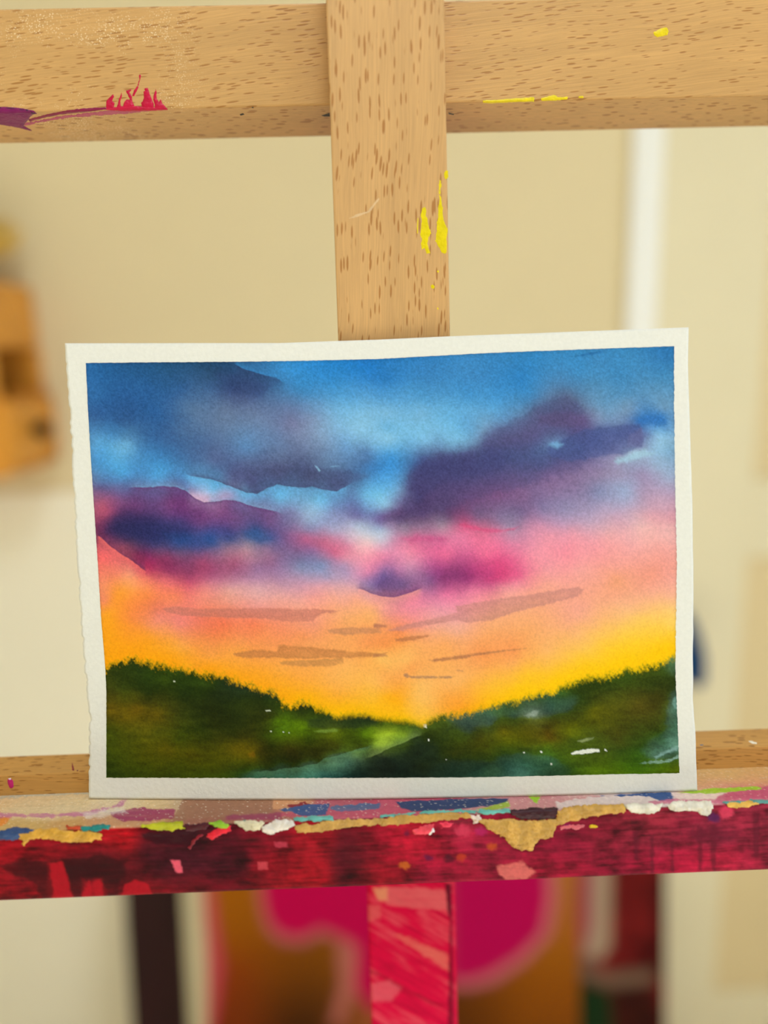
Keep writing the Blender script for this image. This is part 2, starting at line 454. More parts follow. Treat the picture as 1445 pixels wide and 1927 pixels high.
# ---- paint of the tray, laid out in photo pixels
TK = dict(ox=0, oy=1380, s=2.007); UK = dict(ox=720, oy=1380, s=1.993)
def tray_colors(X, Y, front):
    """front: 1 on the front face, 0 on the ledge"""
    P, Cc = parse('''20 250 d8aa70;150 250 dab27c;300 255 dcb880;450 260 d6b98c;600 258 d0a468;120 290 cdb088;250 285 d0b690;400 285 c9a888;100 325 c8a468;250 325 c79a62;400 318 c8946c
700 262 a87a5a;850 265 a57556;1000 270 a87456;800 300 a06a58;1000 300 a06058;1070 262 d0966e;1300 262 b05a66;1430 258 b04a5c;1300 300 bf6272;1430 305 bf5468''', **TK)
    P2, C2 = parse('''20 265 b85064;30 290 c0586c;600 255 c47a80;560 275 c88a8c;700 265 d0a09c;900 250 d6bcb8;1000 245 dcc8c4;1200 240 dcb4b0;1300 235 cc6a80;1420 225 c85c78
1200 150 deb478;1300 150 ddb276;1420 150 dcae72;1200 185 dcaa78;1400 180 dca078;1250 200 dc9c80''', **UK)
    cl_ = shepard(X, Y, np.vstack([P, P2]), np.vstack([Cc, C2]), 22, 2.2)
    P, Cc = parse('''20 420 b00c1e;150 425 8c0c1c;300 420 9a0c1c;450 395 b80e1c;600 400 5a0a18;700 390 4c0a1a;50 450 a40a1c;200 440 940c1c;100 520 4a0a14;30 540 9c0c1c;120 600 9c0c1c;300 500 3a0a14;400 470 5a0a16;350 600 8c0a1a;480 520 5a0a16;600 440 3c0a18;700 480 400a1a;640 540 420a18;700 580 6a0818;600 600 8c0a18;850 440 560a1c;850 500 460a1c;850 570 6c081a;1000 420 7a0c20;1050 480 900a1c;1000 560 860a1c;1180 430 9a1020;1180 540 a00a1c;1100 580 960a1a;1330 450 4a0a18;1330 540 560a1a;1400 430 7a0c1e;1410 540 960c1e''', **TK)
    P2, C2 = parse('''30 420 b81030;30 500 8c0a20;120 420 b8122e;200 430 a8102c;200 500 9a0e30;300 400 b02040;300 470 981030;400 430 981434;450 480 9a1434;450 440 8a1430;600 440 8c1030;600 500 a01030;700 430 8a1230;700 520 9c1030;850 420 8a1830;850 500 901030;1000 400 8a1c34;1000 480 a01034;1000 350 9a2438;1150 480 b01238;1150 380 8e1c36;1250 370 7a1c34;1300 480 b81a3c;1300 320 a82440;1400 400 8a1a34;1400 480 a81c3c;1400 310 a82844''', **UK)
    cf = shepard(X, Y, np.vstack([P, P2]), np.vstack([Cc, C2]), 24, 1.4)
    # brushed red enamel: darker streaks along the board, ragged drips below
    n1 = fbm(X / 45, Y / 4 + X / 90, 2, 5); n2 = fbm(X / 26, Y / 20, 5, 5)
    cf = cf * (np.clip(1 + 1.5 * n1 + 1.7 * n2, .25, 1.8) * .8)[..., None]
    cv = Canvas(X, Y, cl_)
    t = lambda s: pts(s, **TK); u = lambda s: pts(s, **UK)
    cv.poly(t('0 228 340 215 690 245 690 300 420 300 200 330 0 320'), 'e6d4b0', .42, 6, 5, 12, 1, (60, 3, .9))
    cv.poly(t('0 232 330 214 335 228 0 246'), 'b8b4a4', .8, 2, 3, 4, 2, (4, 3, .8))
    cv.poly(t('0 312 45 314 30 332 12 350 -10 350'), 'e0883a', .95, 1.5, 3, 9, 3)
    cv.poly(t('-10 300 150 306 330 296 440 268 460 250 476 252 460 274 340 310 150 318 -10 314'), 'c06a98', .8, 2, 4, 9, 4, (40, 3, .5))
    cv.poly(t('420 300 480 288 540 282 665 288 650 322 560 332 440 330'), '9c3260', .92, 1.5, 4, 12, 5, (50, 3, .3))
    cv.poly(t('300 298 470 278 480 300 330 322'), 'e8e0d8', .5, 3, 5, 7, 6, (20, 2, .9))
    cv.poly(t('690 250 1030 250 1040 280 1010 312 900 312 655 326 670 290'), 'a0725a', .85, 1.2, 2, 10, 1, (2, 14, .25))
    cv.poly(t('1030 250 1115 250 1060 284 1030 290'), 'd2966c', .95, 1, 2, 8, 2)
    cv.poly(t('1240 286 1450 284 1450 318 1240 316 1060 316 1060 300'), 'c0586c', .9, 1.5, 3, 10, 3)
    cv.poly(t('850 310 1060 300 1060 326 850 328'), '9a4060', .8, 2, 3, 10, 6)
    cv.poly(t('1088 272 1150 258 1168 268 1165 288 1115 304'), '86202f', .95, 1, 3, 8, 4)
    cv.poly(t('1035 290 1100 280 1200 266 1245 268 1230 306 1130 312 1100 296'), '38588a', .95, 1, 3, 9, 5)
    cv.poly(t('1245 274 1450 262 1450 280 1310 296 1240 292'), '48688e', .9, 1, 4, 9, 6, (20, 3, .3))
    cv.poly(u('-10 248 60 250 120 290 60 302 -10 302'), 'c0566a', .9, 1, 3, 10, 1)
    cv.poly(u('48 256 250 246 472 244 466 262 330 282 120 294 70 280'), '2d4268', .98, 1, 2, 12, 2)
    cv.poly(u('345 288 470 254 480 276 400 292'), '9ab23c', .95, .8, 2, 9, 3)
    cv.poly(u('475 250 830 234 660 282 480 284'), 'ca8c8c', .8, 1.5, 3, 9, 4, (30, 3, .4))
    cv.poly(u('548 238 590 238 580 262 566 256'), '98c030', 1, .8, 2, 5, 5)
    cv.poly(u('650 258 760 242 1000 230 1040 256 820 264 660 282'), 'dcc8c4', .9, 1, 4, 9, 6, (30, 3, .25))
    cv.poly(u('820 234 1082 218 1092 256 1044 256 980 232 900 236'), '2d5088', .97, .8, 3, 8, 1)
    cv.poly(u('1084 226 1290 222 1280 246 1110 250'), 'e8ccc4', .95, 1, 3, 8, 2, (30, 3, .3))
    cv.poly(u('1280 224 1460 196 1460 250 1240 252 1260 236'), 'c65878', .9, 1, 4, 8, 3, (40, 3, .35))
    cv.poly(u('1100 246 1240 250 1460 244 1460 258 1000 268 1000 258'), 'd0708c', .85, 1, 3, 8, 4)
    cv.poly(u('1105 224 1230 207 1400 200 1425 208 1330 216 1230 226'), 'a2c436', .97, .8, 2, 9, 5)
    fl = fbm(X / 1.6, Y / 1.6, 3, 2)       # flecks of dried dust
    sp = sstep(.27, .33, fl) * .55
    cv.mix(sp, 'f2e6d0')
    cw = Canvas(X, Y, cf)
    # dark stains, drips and stray dabs on the front face
    for s in ('175 490 235 485 285 640 190 640', '305 540 340 560 352 640 310 640', '350 560 385 545 420 640 360 640', '450 640 470 570 510 550 560 570 590 640'):
        cw.poly(t(s), 'b20e20', .85, 3, 4, 14, 2)
    cw.poly(t('0 500 90 470 190 500 200 640 170 640 120 560 60 540'), '38090f', .75, 4, 6, 14, 3)
    cw.poly(t('240 480 380 460 480 480 460 560 430 640 400 640 380 545 330 545 300 640 280 640'), '30090f', .7, 4, 6, 14, 4)
    cw.poly(t('530 378 640 370 720 352 760 372 740 420 600 420 545 400'), '330a16', .85, 3, 4, 12, 5)
    for x_, w_, y0_, y1_ in ((1010, 9, 380, 540), (1085, 8, 400, 520), (1190, 10, 350, 520), (1240, 12, 340, 520), (950, 10, 370, 480), (1400, 14, 300, 470)):
        cw.poly(u(f'{x_-w_} {y0_} {x_+w_} {y0_} {x_+w_*.7} {y1_} {x_-w_*.6} {y1_-10}'), '5a1024', .65, 3, 3, 12, 2)
    cw.poly(u('1150 370 1230 345 1340 380 1300 410 1180 400'), '6a142c', .6, 5, 6, 14, 3)
    for c_, s in (('e85a70', '645 480 680 478 690 525 668 530'), ('b8384c', '1035 410 1085 410 1085 430 1040 432'), ('c4404c', '975 488 1010 486 1012 514 975 516')):
        cw.poly(t(s), c_, .9, 1.5, 2, 6, 4)
    cw.poly(u('430 500 520 478 570 520 540 548 460 556 440 530'), 'e0706a', .8, 3, 5, 9, 5, (26, 4, .5))
    for c_, x_, y_, r_ in (('c8641e', 82, 495, 20), ('c03a1e', 295, 465, 18), ('c8501e', 410, 425, 20), ('4a1040', 170, 465, 16), ('3a0c20', 250, 470, 22), ('4a1038', 90, 375, 12), ('d03a58', 300, 365, 30), ('b02060', 370, 368, 24), ('7a1a60', 690, 348, 14), ('4a2058', 1240, 315, 26), ('e04060', 1290, 300, 30)):
        a_ = np.linspace(0, 6.28, 9)[:-1]
        cw.poly([(720 + (x_ + r_ * math.cos(q)) / 1.993, 1380 + (y_ + .7 * r_ * math.sin(q)) / 1.993) for q in a_], c_, .75, 3.5, 5, 7, 3)
    return cl_ * (1 - front[..., None]) + cf * front[..., None]

def tray_mesh():
    h = .0245; r = .0012; d1 = .0200
    pr = [(y, LED) for y in np.linspace(d1, -.0068, 4)[:-1]]
    pr += [(y, LED) for y in np.linspace(-.0068, TF + r, 64)]
    for k in range(1, 7):
        a = k / 7 * math.pi / 2; pr.append((TF + r - r * math.sin(a), LED - r + r * math.cos(a)))
    pr += [(TF, z) for z in np.linspace(LED - r, LED - h + r, 64)]
    for k in range(1, 5):
        a = k / 5 * math.pi / 2; pr.append((TF + r - r * math.cos(a), LED - h + r - r * math.sin(a)))
    pr += [(TF + r, LED - h), (d1, LED - h)]
    pr = np.array(pr); n = len(pr)
    xs = np.concatenate([[-.30, -.2, -.165], np.linspace(-.155, .155, 720), [.165, .2, .30]])
    V = np.zeros((len(xs), n, 3)); V[..., 0] = xs[:, None]; V[..., 1:] = pr[None]
    X, Y = project(e2w(V.reshape(-1, 3))); X = X.reshape(V.shape[:2]); Y = Y.reshape(V.shape[:2])
    fr = np.clip((np.arange(n) - 69) / 2.0, 0, 1)[None] * np.ones((len(xs), 1))
    Xc = np.clip(X, -60, 1505)
    colr = tray_colors(Xc, np.clip(Y, 1380, 1720), fr)
    # uneven skin of dried paint
    lump = fbm(X / 26, Y / 11, 4, 3)
    nrm = np.zeros((n, 2)); tg = np.gradient(pr, axis=0); nrm[:, 0] = -tg[:, 1]; nrm[:, 1] = tg[:, 0]
    nrm /= np.linalg.norm(nrm, axis=1, keepdims=True) + 1e-9
    nrm *= -1
    near = np.exp(-((np.arange(n) - 70) / 14.0) ** 2) * .0005 + .00012
    near[:6] = 0; near[-6:] = 0
    V[..., 1:] += nrm[None] * (lump * near[None])[..., None]
    i = np.arange(len(xs) * n).reshape(len(xs), n)
    f = np.stack([i[:-1], i[1:], np.roll(i[1:], -1, 1), np.roll(i[:-1], -1, 1)], -1).reshape(-1, 4)
    me_faces = [tuple(q) for q in ()]
    o = mesh_obj('tray_board', V.reshape(-1, 3), f, M['tray'], easel, True, colr.reshape(-1, 3))
    bm = bmesh.new(); bm.from_mesh(o.data); bm.verts.ensure_lookup_table()
    bm.faces.new([bm.verts[k] for k in i[0]]); bm.faces.new([bm.verts[k] for k in i[-1][::-1]])
    bmesh.ops.recalc_face_normals(bm, faces=bm.faces); bm.to_mesh(o.data); bm.free()
    return epart(o)
tray = tray_mesh()

# ---- lower mast, brushed with crimson paint
def lower_mast():
    y0, y1 = .0202, .0424; xl, xr = -.0151, .0209
    bl, br = .0009, .0026
    pr = [(xl, y1), (xl, y0 + bl)]
    pr += [(x, y0) for x in np.linspace(xl + bl, xr - br, 90)]
    pr += [(xr - br * .45, y0 + br * .25), (xr, y0 + br)] + [(xr, y1)]
    pr = np.array(pr); n = len(pr)
    zs = np.concatenate([[-L_E + .02, -.9, -.5], np.linspace(-.34, -.17, 330), [-.1, 0, ZB - .0006]])
    V = np.zeros((len(zs), n, 3)); V[..., :2] = pr[None]; V[..., 2] = zs[:, None]
    X, Y = project(e2w(V.reshape(-1, 3))); X = X.reshape(V.shape[:2]); Y = Y.reshape(V.shape[:2])
    Y = np.clip(Y, 1500, 2100)
    C = np.ones(X.shape + (3,)) * lin('dc0040')
    cv = Canvas(X, Y, C)
    an = .52
    q = (X - 690) * math.cos(an) + (Y - 1670) * math.sin(an); p = -(X - 690) * math.sin(an) + (Y - 1670) * math.cos(an)
    s1 = fbm(q / 90, p / 4.0, 1, 4); s2 = fbm(q / 60 + 9, p / 22, 3, 3)
    cv.mix(sstep(.0, .28, s1 * .8 + s2 * .9) * .38, 'ee6a74')
    cv.mix(sstep(.05, .3, -s1 - s2 * .5) * .55, 'a8002e')
    zz = lambda s: pts(s, 640, 1500, 4.514)
    cv.poly(zz('280 770 420 765 900 790 910 960 700 950 420 910 320 880'), 'ea6a70', .75, 3, 5, 14, 2, (70, 5, .45))
    cv.poly(zz('282 775 400 775 410 880 330 880 300 840'), 'eea070', .7, 4, 4, 12, 3)
    cv.poly(zz('235 920 330 920 340 1040 235 1050'), 'e86868', .6, 5, 5, 12, 4)
    cv.poly(zz('440 1160 520 1170 920 1340 920 1470 800 1400 560 1240'), 'ee8070', .6, 4, 4, 12, 5, (60, 4, .5))
    cv.poly(zz('250 1580 420 1560 520 1620 440 1720 260 1740'), 'e86878', .6, 5, 5, 12, 6, (40, 4, .5))
    cv.poly(zz('240 1465 320 1490 560 1620 800 1740 920 1760 920 1775 780 1765 520 1625 320 1510 240 1485'), 'a00028', .6, 2, 2, 12, 1)
    cv.poly(zz('890 740 950 740 945 1030 925 1020 905 880'), '4c0c20', .9, 1.5, 2, 10, 2)
    cv.poly(zz('928 1000 944 1000 962 1960 915 1960 926 1400'), '68001f', .8, 1.2, 2, 12, 3)
    cv.poly(zz('190 740 224 740 240 1460 225 1460'), '3a0a14', .9, 1, 1, 12, 4)  # shade of the left bevel, put into the paint colour
    i = np.arange(len(zs) * n).reshape(len(zs), n)
    f = np.stack([i[:-1], np.roll(i[:-1], -1, 1), np.roll(i[1:], -1, 1), i[1:]], -1).reshape(-1, 4)
    o = mesh_obj('lower_mast', V.reshape(-1, 3), f, M['pinkmast'], easel, False, C.reshape(-1, 3))
    bm = bmesh.new(); bm.from_mesh(o.data); bm.verts.ensure_lookup_table()
    bm.faces.new([bm.verts[k] for k in i[0]]); bm.faces.new([bm.verts[k] for k in i[-1]])
    bmesh.ops.recalc_face_normals(bm, faces=bm.faces); bm.to_mesh(o.data); bm.free()
    return epart(o)
lmast = lower_mast()
# feet: cross piece on the floor with two runners
for nm, bx in (('foot_beam', (-.24, .24, -.02, .025, .0, .05)), ('foot_runner', (-.27, -.23, -.2, .24, .0, .045)), ('foot_runner', (.23, .27, -.2, .24, .0, .045))):
    o = bm_obj(nm, box(*bx, .002), M['mast'], easel)
    o.rotation_euler = (LEAN, 0, 0)

# ================================================================ paint daubs lying on the wood (thin raised skins)
def surf_at(kind):
    def bar_s(x, y):
        a = hit(x, y, 1, BAR_Y); bq = hit(x, y, 2, ZB)
        f = a[..., 2] >= ZB
        P = np.where(f[..., None], a, bq); Nn = np.where(f[..., None], [0, -1, 0], [0, 0, -1]); return P, Nn
    def tray_s(x, y):
        a = hit(x, y, 1, TF); bq = hit(x, y, 2, LED)
        f = a[..., 2] <= LED
        P = np.where(f[..., None], a, bq); Nn = np.where(f[..., None], [0, -1, 0], [0, 0, 1]); return P, Nn
    def rail_s(x, y):
        a = hit(x, y, 1, -.0068); bq = hit(x, y, 2, -.1475)
        f = a[..., 2] <= -.1475
        P = np.where(f[..., None], a, bq); Nn = np.where(f[..., None], [0, -1, 0], [0, 0, 1]); return P, Nn
    def post_s(x, y):
        P = hit(x, y, 1, 0.0); return P, np.broadcast_to([0., -1, 0], P.shape)
    return dict(bar=bar_s, tray=tray_s, rail=rail_s, post=post_s)[kind]
_dm = {}
def daub(parent, kind, poly, colr, thick=.00015, rough=1.5, rs=6.0, seed=0, name='paint_daub', ridge=0.0, asp=1.0, step=1.0):
    poly = np.asarray(poly, float)
    x0, y0 = poly.min(0) - 4 - rough; x1, y1 = poly.max(0) + 4 + rough
    xs = np.arange(x0, x1, step); ys = np.arange(y0, y1, step)
    X, Y = np.meshgrid(xs, ys)
    D = poly_sdf(X, Y, poly) + rough * 2 * fbm(X / rs, Y / (rs * asp), seed, 3)
    gy, gx = np.gradient(D, step)
    g2 = gx * gx + gy * gy + .05
    ok = D > -1.2 * step
    mv = (D < .0)
    Xs = np.where(mv, X - gx * D / g2, X); Ys = np.where(mv, Y - gy * D / g2, Y)
    P, Nn = surf_at(kind)(Xs, Ys)
    H = thick * (1 - np.exp(-np.maximum(D, 0) / 2.2)) * (1 + ridge * 2 * fbm(X / 7, Y / 4, seed + 2, 3)) + .00003
    P = P + Nn * H[..., None]
    i = np.arange(X.size).reshape(X.shape)
    q = np.stack([i[:-1, :-1], i[1:, :-1], i[1:, 1:], i[:-1, 1:]], -1)
    inside = D > 0
    cells = (ok[:-1, :-1] & ok[1:, :-1] & ok[1:, 1:] & ok[:-1, 1:]) & (inside[:-1, :-1] | inside[1:, :-1] | inside[1:, 1:] | inside[:-1, 1:])
    q = q[cells]
    if len(q) == 0: return
    used, inv = np.unique(q.ravel(), return_inverse=True)
    if colr not in _dm: _dm[colr] = dry_paint('paint_' + colr, colr, .2 if kind == 'tray' else .08)
    o = mesh_obj(name, P.reshape(-1, 3)[used], inv.reshape(-1, 4), _dm[colr], parent, True)
    return o                                            # parent carries the offset: same frame as the easel part
z4 = lambda s: pts(s, 0, 100, 4.25)
# crimson flicks and purple smear on the cross bar
for k, s in enumerate(('848 440 850 380 872 358 905 328 912 345 898 380 915 400 912 446', '935 432 945 390 962 340 972 318 975 345 962 385 968 434',
        '980 440 990 395 1015 370 1040 372 1020 330 1006 300 1030 296 1046 286 1048 300 1036 312 1052 340 1060 385 1075 415 1070 440',
        '1056 345 1072 300 1098 262 1108 266 1100 290 1075 342', '1100 258 1116 205 1110 178 1120 170 1128 180 1121 210 1106 262', '1135 440 1130 400 1152 360 1148 310 1160 300 1152 285 1182 275 1196 320 1215 370 1232 410 1228 446',
        '1235 446 1240 415 1224 372 1230 330 1245 290 1254 320 1252 360 1270 392 1286 365 1298 400 1345 452 1280 455', '850 442 1000 420 1130 425 1330 440 1340 456 1200 462 1000 466 850 452')):
    daub(bar, 'bar', z4(s), 'c40a3c', .00025, .9, 3, k, 'paint_flick', .4, step=.6)
daub(bar, 'bar', z4('-30 428 80 432 200 445 270 460 300 484 262 492 240 510 232 530 200 560 190 580 265 622 230 618 120 590 -30 566'), '7d1458', .0003, .8, 5, 2, 'paint_smear', .4, step=.7)
daub(bar, 'bar', z4('-30 430 80 434 200 447 268 462 296 484 258 490 200 470 80 455 -30 452'), '4a1038', .00036, .6, 5, 3, 'paint_smear', .3, step=.7)
daub(bar, 'bar', z4('225 528 300 508 380 488 500 466 640 444 760 436 850 432 860 448 760 462 600 478 480 492 360 515 240 548'), '8a1844', .0002, 1.0, 5, 4, 'paint_smear', .5, step=.7)
daub(bar, 'bar', z4('190 560 360 528 520 500 700 476 900 458 1180 462 1000 484 760 500 560 516 380 540 200 580'), 'b8506c', .00008, 2.4, 5, 5, 'paint_smear', .2, 0.25, step=.7)
# yellow marks on the mast and bar
z5 = lambda s: pts(s, 600, 200, 4.189)
for k, s in enumerate(('808 800 838 795 852 880 870 950 885 1000 862 1030 858 1080 876 1155 850 1158 830 1110 806 1136 812 1060 796 1010 806 960', '940 800 948 700 958 700 972 800 985 900 1012 980 1010 1060 1006 1155 975 1158 945 1110 918 1060 930 980',
        '948 690 950 585 962 585 960 690', '985 530 1000 505 1018 508 1020 560 1000 578 988 560', '930 1302 938 1292 948 1300 942 1312', '880 1415 895 1402 914 1418 908 1438 888 1436', '930 1590 938 1584 944 1600 938 1604', '772 1000 778 880 783 880 780 1008')):
    daub(mast, 'post', z5(s), 'e8d000', .00008, 2.4 if k < 3 else .5, 2.6, k, 'paint_fleck', .4, 4.0, step=.6)
daub(mast, 'post', z5('235 885 300 850 380 830 470 725 480 730 400 835 310 872'), 'dab88c', .00002, 1.2, 4, 6, 'paint_fleck', .2, step=.7)
z2 = lambda s: pts(s, 720, 0, 1.993)
for k, s in enumerate(('375 376 430 374 530 366 568 364 568 382 520 382 400 388 376 386', '592 368 640 356 660 364 696 362 692 372 640 378 596 378', '735 360 752 360 752 368 736 368', '1014 122 1040 108 1066 102 1072 118 1068 132 1030 140 1018 132')):
    daub(bar, 'bar', z2(s), 'e6cc10', .0002, 1.0, 4, k + 1, 'paint_fleck', .4, .5, step=.6)
z1 = lambda s: pts(s, 0, 0, 2.007)
for s in ('1212 436 1245 426 1248 440 1225 440', '905 431 918 427 924 433 908 436', '950 406 956 402 957 409'):
    daub(bar, 'bar', z1(s), '241a14', .00005, .3, 3, 1, 'wood_chip_mark', step=.5)
daub(bar, 'bar', z2('247 422 268 427 266 431 248 428'), '3a2a1c', .00005, .3, 3, 1, 'wood_chip_mark', step=.5)
# dabs on the back rail
z6 = lambda s: pts(s, 0, 1400, 4.014)
daub(rail, 'rail', z6('60 262 80 256 100 280 104 320 92 338 72 332 58 300'), 'c02070', .0003, .8, 4, 1, 'paint_fleck', .4, step=.6)
daub(rail, 'rail', z6('62 262 80 255 88 268 74 280'), 'e8d0dc', .00045, .5, 4, 2, 'paint_fleck', step=.6)
daub(rail, 'rail', z6('545 135 552 160 562 190 560 204 546 200 542 170'), '8c3438', .0002, .5, 4, 3, 'paint_fleck', step=.6)
daub(rail, 'rail', z6('578 200 590 196 592 204 582 208'), '7a3030', .0002, .4, 4, 3, 'paint_fleck', step=.6)
z7 = lambda s: pts(s, 1200, 1340, 5.898)
daub(rail, 'rail', z7('1222 322 1260 318 1320 340 1322 356 1270 352'), 'f4ecdc', .0002, .4, 4, 4, 'paint_fleck', step=.5)
daub(rail, 'rail', z7('685 362 720 358 728 368 700 376'), '6a7a90', .0001, .4, 4, 4, 'paint_fleck', step=.5)
# thick dried dabs along the front edge of the tray
t = lambda s: pts(s, **TK); u = lambda s: pts(s, **UK)
for k, (c, th, P) in enumerate((
    ('2f4a7a', .0004, t('-20 368 80 352 132 362 128 390 60 402 -20 406')), ('6a2a5a', .0003, t('-10 385 30 384 30 402 -10 404')),
    ('d6a03c', .0006, t('70 372 100 365 180 360 260 366 382 374 386 404 280 412 180 400 112 402 90 426 84 408 72 400')),
    ('1c8682', .0005, t('305 356 350 346 420 344 410 362 360 372 318 368')), ('c44a2a', .0003, t('250 350 310 350 300 362 256 362')),
    ('b4b41e', .0005, t('525 350 580 338 690 334 696 358 650 370 590 366')), ('8cb828', .0005, t('790 338 830 330 868 344 860 360 810 358')),
    ('e01e34', .0005, t('782 388 800 364 872 346 868 366 800 402')), ('4a0c1c', .0003, t('700 345 790 336 780 364 700 372')),
    ('8a1026', .0003, t('712 430 730 400 760 376 770 384 738 410 720 440')),
    ('e6dcd2', .0007, t('990 350 1030 330 1100 328 1116 346 1080 366 1020 380 992 370')), ('dcd0b0', .0006, t('885 336 960 328 1000 338 980 364 930 368')),
    ('4a9a90', .0003, t('895 330 930 328 935 340 905 344')), ('68b4aa', .0004, t('1105 318 1180 312 1262 310 1258 330 1180 332 1120 332')),
    ('c89a50', .0006, t('1112 346 1190 338 1300 324 1450 318 1450 344 1340 352 1260 366 1180 374 1120 374')),
    ('c8984a', .0006, u('-10 322 80 308 200 298 330 298 334 316 240 326 150 338 60 340 -10 350')), ('6ab8ac', .0003, u('-10 306 100 296 280 288 480 284 486 296 380 304 300 296 120 304 -10 318')),
    ('3c1420', .0004, u('470 288 560 278 660 282 652 318 560 326 480 308')),
    ('d0a04e', .0009, u('345 322 420 322 480 318 560 328 650 322 655 290 700 276 800 270 900 268 912 292 860 302 780 310 720 328 650 346 640 372 640 388 590 396 560 438 530 440 490 430 470 405 450 388 400 362 370 340')),
    ('e2b41c', .0006, u('815 276 860 270 905 274 900 298 850 302 820 294')), ('e2ccc0', .0006, u('330 310 365 306 372 330 340 338')),
    ('e4dccb', .0008, u('905 270 1000 262 1050 268 1040 290 1000 300 930 298')), ('ece4d4', .0009, u('1060 268 1130 254 1230 258 1240 280 1216 308 1190 304 1180 288 1120 292 1080 288')),
    ('d8a83a', .0005, u('980 272 1020 268 1030 282 990 288')), ('e0b050', .0004, u('1290 262 1400 254 1420 266 1330 280 1290 276')), ('5a9694', .0003, u('1270 258 1460 246 1460 266 1400 262 1290 268')),
    ('f04a5c', .0006, u('115 362 150 344 192 340 190 368 160 380 120 378')), ('f0e4e0', .0007, u('172 352 192 346 194 372 176 378')), ('f03a58', .0005, u('212 338 240 330 262 338 250 352 222 352')),
    ('e0b818', .0004, u('765 344 790 340 806 348 790 358 768 354')), ('d0606c', .0003, u('660 350 700 342 760 346 730 358 670 360')))):
    daub(tray, 'tray', P, c, th, 4.2, 8, k, 'paint_daub', .6, .7)

# ================================================================ the watercolour sheet
PN, PC = np.array([.02, -.043, .999]), np.array([-.0005, .0192, .2625])      # fitted plane of the sheet (camera frame)
S_TOP = np.array([(60, 648), (122, 646.5), (400, 646), (525, 646), (633, 642), (710, 639.5), (847, 633), (1009, 627), (1150, 621.5), (1295.5, 616), (1360, 613)], float)
S_BOT = np.array([(100, 1503), (167, 1503), (400, 1505), (560, 1505), (710, 1503.5), (881, 1500.5), (1053, 1496.5), (1200, 1492), (1312, 1487.8), (1380, 1485)], float)
S_LEF = np.array([(122, 646), (126, 700), (130, 760), (135, 850), (141, 980), (146, 1060), (153.5, 1185), (162, 1290), (168, 1350), (168, 1420), (167, 1503)], float)
S_RIG = np.array([(1295.5, 616), (1294.5, 690), (1296, 740), (1301.5, 900), (1304.5, 1060), (1304, 1200), (1304, 1317), (1308.5, 1382), (1312, 1488)], float)
Q_TOP = np.array([(161.5, 683.5), (342, 682), (463, 681), (560, 679.5), (710, 676), (917, 664.5), (1125, 656.5), (1268.5, 651.5)], float)
Q_BOT = np.array([(200, 1463.6), (525, 1464), (710, 1463.6), (881, 1462.5), (967, 1461), (1139, 1457), (1278.5, 1454.5)], float)
Q_LEF = np.array([(161.5, 683), (166, 780), (172, 880), (178, 970), (184, 1060), (190, 1160), (198, 1255), (200, 1300), (200, 1463.6)], float)
Q_RIG = np.array([(1268.5, 651.5), (1268.5, 760), (1270, 900), (1273.5, 1060), (1271.5, 1200), (1271, 1275), (1274, 1340), (1278.5, 1455)], float)
def coons(top, bot, lef, rig, U, V):
    def byx(L, u): x = L[0, 0] + (L[-1, 0] - L[0, 0]) * u; return np.stack([x, np.interp(x, L[:, 0], L[:, 1])], -1)
    def byy(L, v): y = L[0, 1] + (L[-1, 1] - L[0, 1]) * v; return np.stack([np.interp(y, L[:, 1], L[:, 0]), y], -1)
    t_, b_, l_, r_ = byx(top, U), byx(bot, U), byy(lef, V), byy(rig, V)
    u, v = U[..., None], V[..., None]
    c = (1 - u) * (1 - v) * t_[:1, :1] + u * (1 - v) * t_[:1, -1:] + (1 - u) * v * b_[-1:, :1] + u * v * b_[-1:, -1:]
    return (1 - v) * t_ + v * b_ + (1 - u) * l_ + u * r_ - c
def sheet_point(px, py, front=0.0):
    """photo pixel -> point of the sheet in the easel frame"""
    yt = np.interp(px, S_TOP[:, 0], S_TOP[:, 1]); yb = np.interp(px, S_BOT[:, 0], S_BOT[:, 1])
    def tpl(x, y):
        return (PN @ PC) / (PN[0] * (x - CX) / FPX + PN[1] * (y - CY) / FPX + PN[2])
    d = ray(px, yb) @ EM; tb = (LED + .00025 - CAML[2]) / d[..., 2]
    v = (py - yt) / (yb - yt)
    it = (1 - v) / tpl(px, yt) + v / tb
    bow = .0005 * np.sin(np.clip(v, 0, 1) * math.pi) * np.cos((px - 720) / 600 * 1.4)
    t_ = 1 / it - bow - front
    return CAML + (ray(px, py) @ EM) * t_[..., None]
SB = sheet_point(np.array(740.), np.array(1503.))
sheet = empty('watercolour_painting', tuple(e2w(SB)), 'watercolour sunset over dark green hills on white paper, standing on the easel tray', 'painting')
sheet.rotation_euler = (-LEAN, 0, 0)
def spart(o): o.location = tuple(-SB); return o
nu, nv = 260, 200
U, V = np.meshgrid(np.linspace(0, 1, nu), np.linspace(0, 1, nv))
S = coons(S_TOP[1:-1], S_BOT[1:-1], S_LEF, S_RIG, U, V)
dk = (1 - U) ** 12                                   # torn deckle edge on the left, cut edges elsewhere
S[..., 0] += dk * (9.0 * np.maximum(fbm(S[..., 1] / 9, S[..., 1] * 0, 2, 3), -.12)) * sstep(0, .05, V) * sstep(1, .93, V)
S[..., 0] += U ** 14 * 1.6 * fbm(S[..., 1] / 40, S[..., 1] * 0, 4, 2) * sstep(0, .05, V) * sstep(1, .93, V)
Pf = sheet_point(S[..., 0], S[..., 1]); Pb = Pf + np.array([0, .00042, .0])
Vv = np.vstack([Pf.reshape(-1, 3), Pb.reshape(-1, 3)])
gf = grid_faces(nu, nv); off = nu * nv
ii = np.arange(off).reshape(nv, nu)
ring = np.concatenate([ii[0, :-1], ii[:-1, -1], ii[-1, :0:-1], ii[:0:-1, 0]])
rn = np.roll(ring, -1)
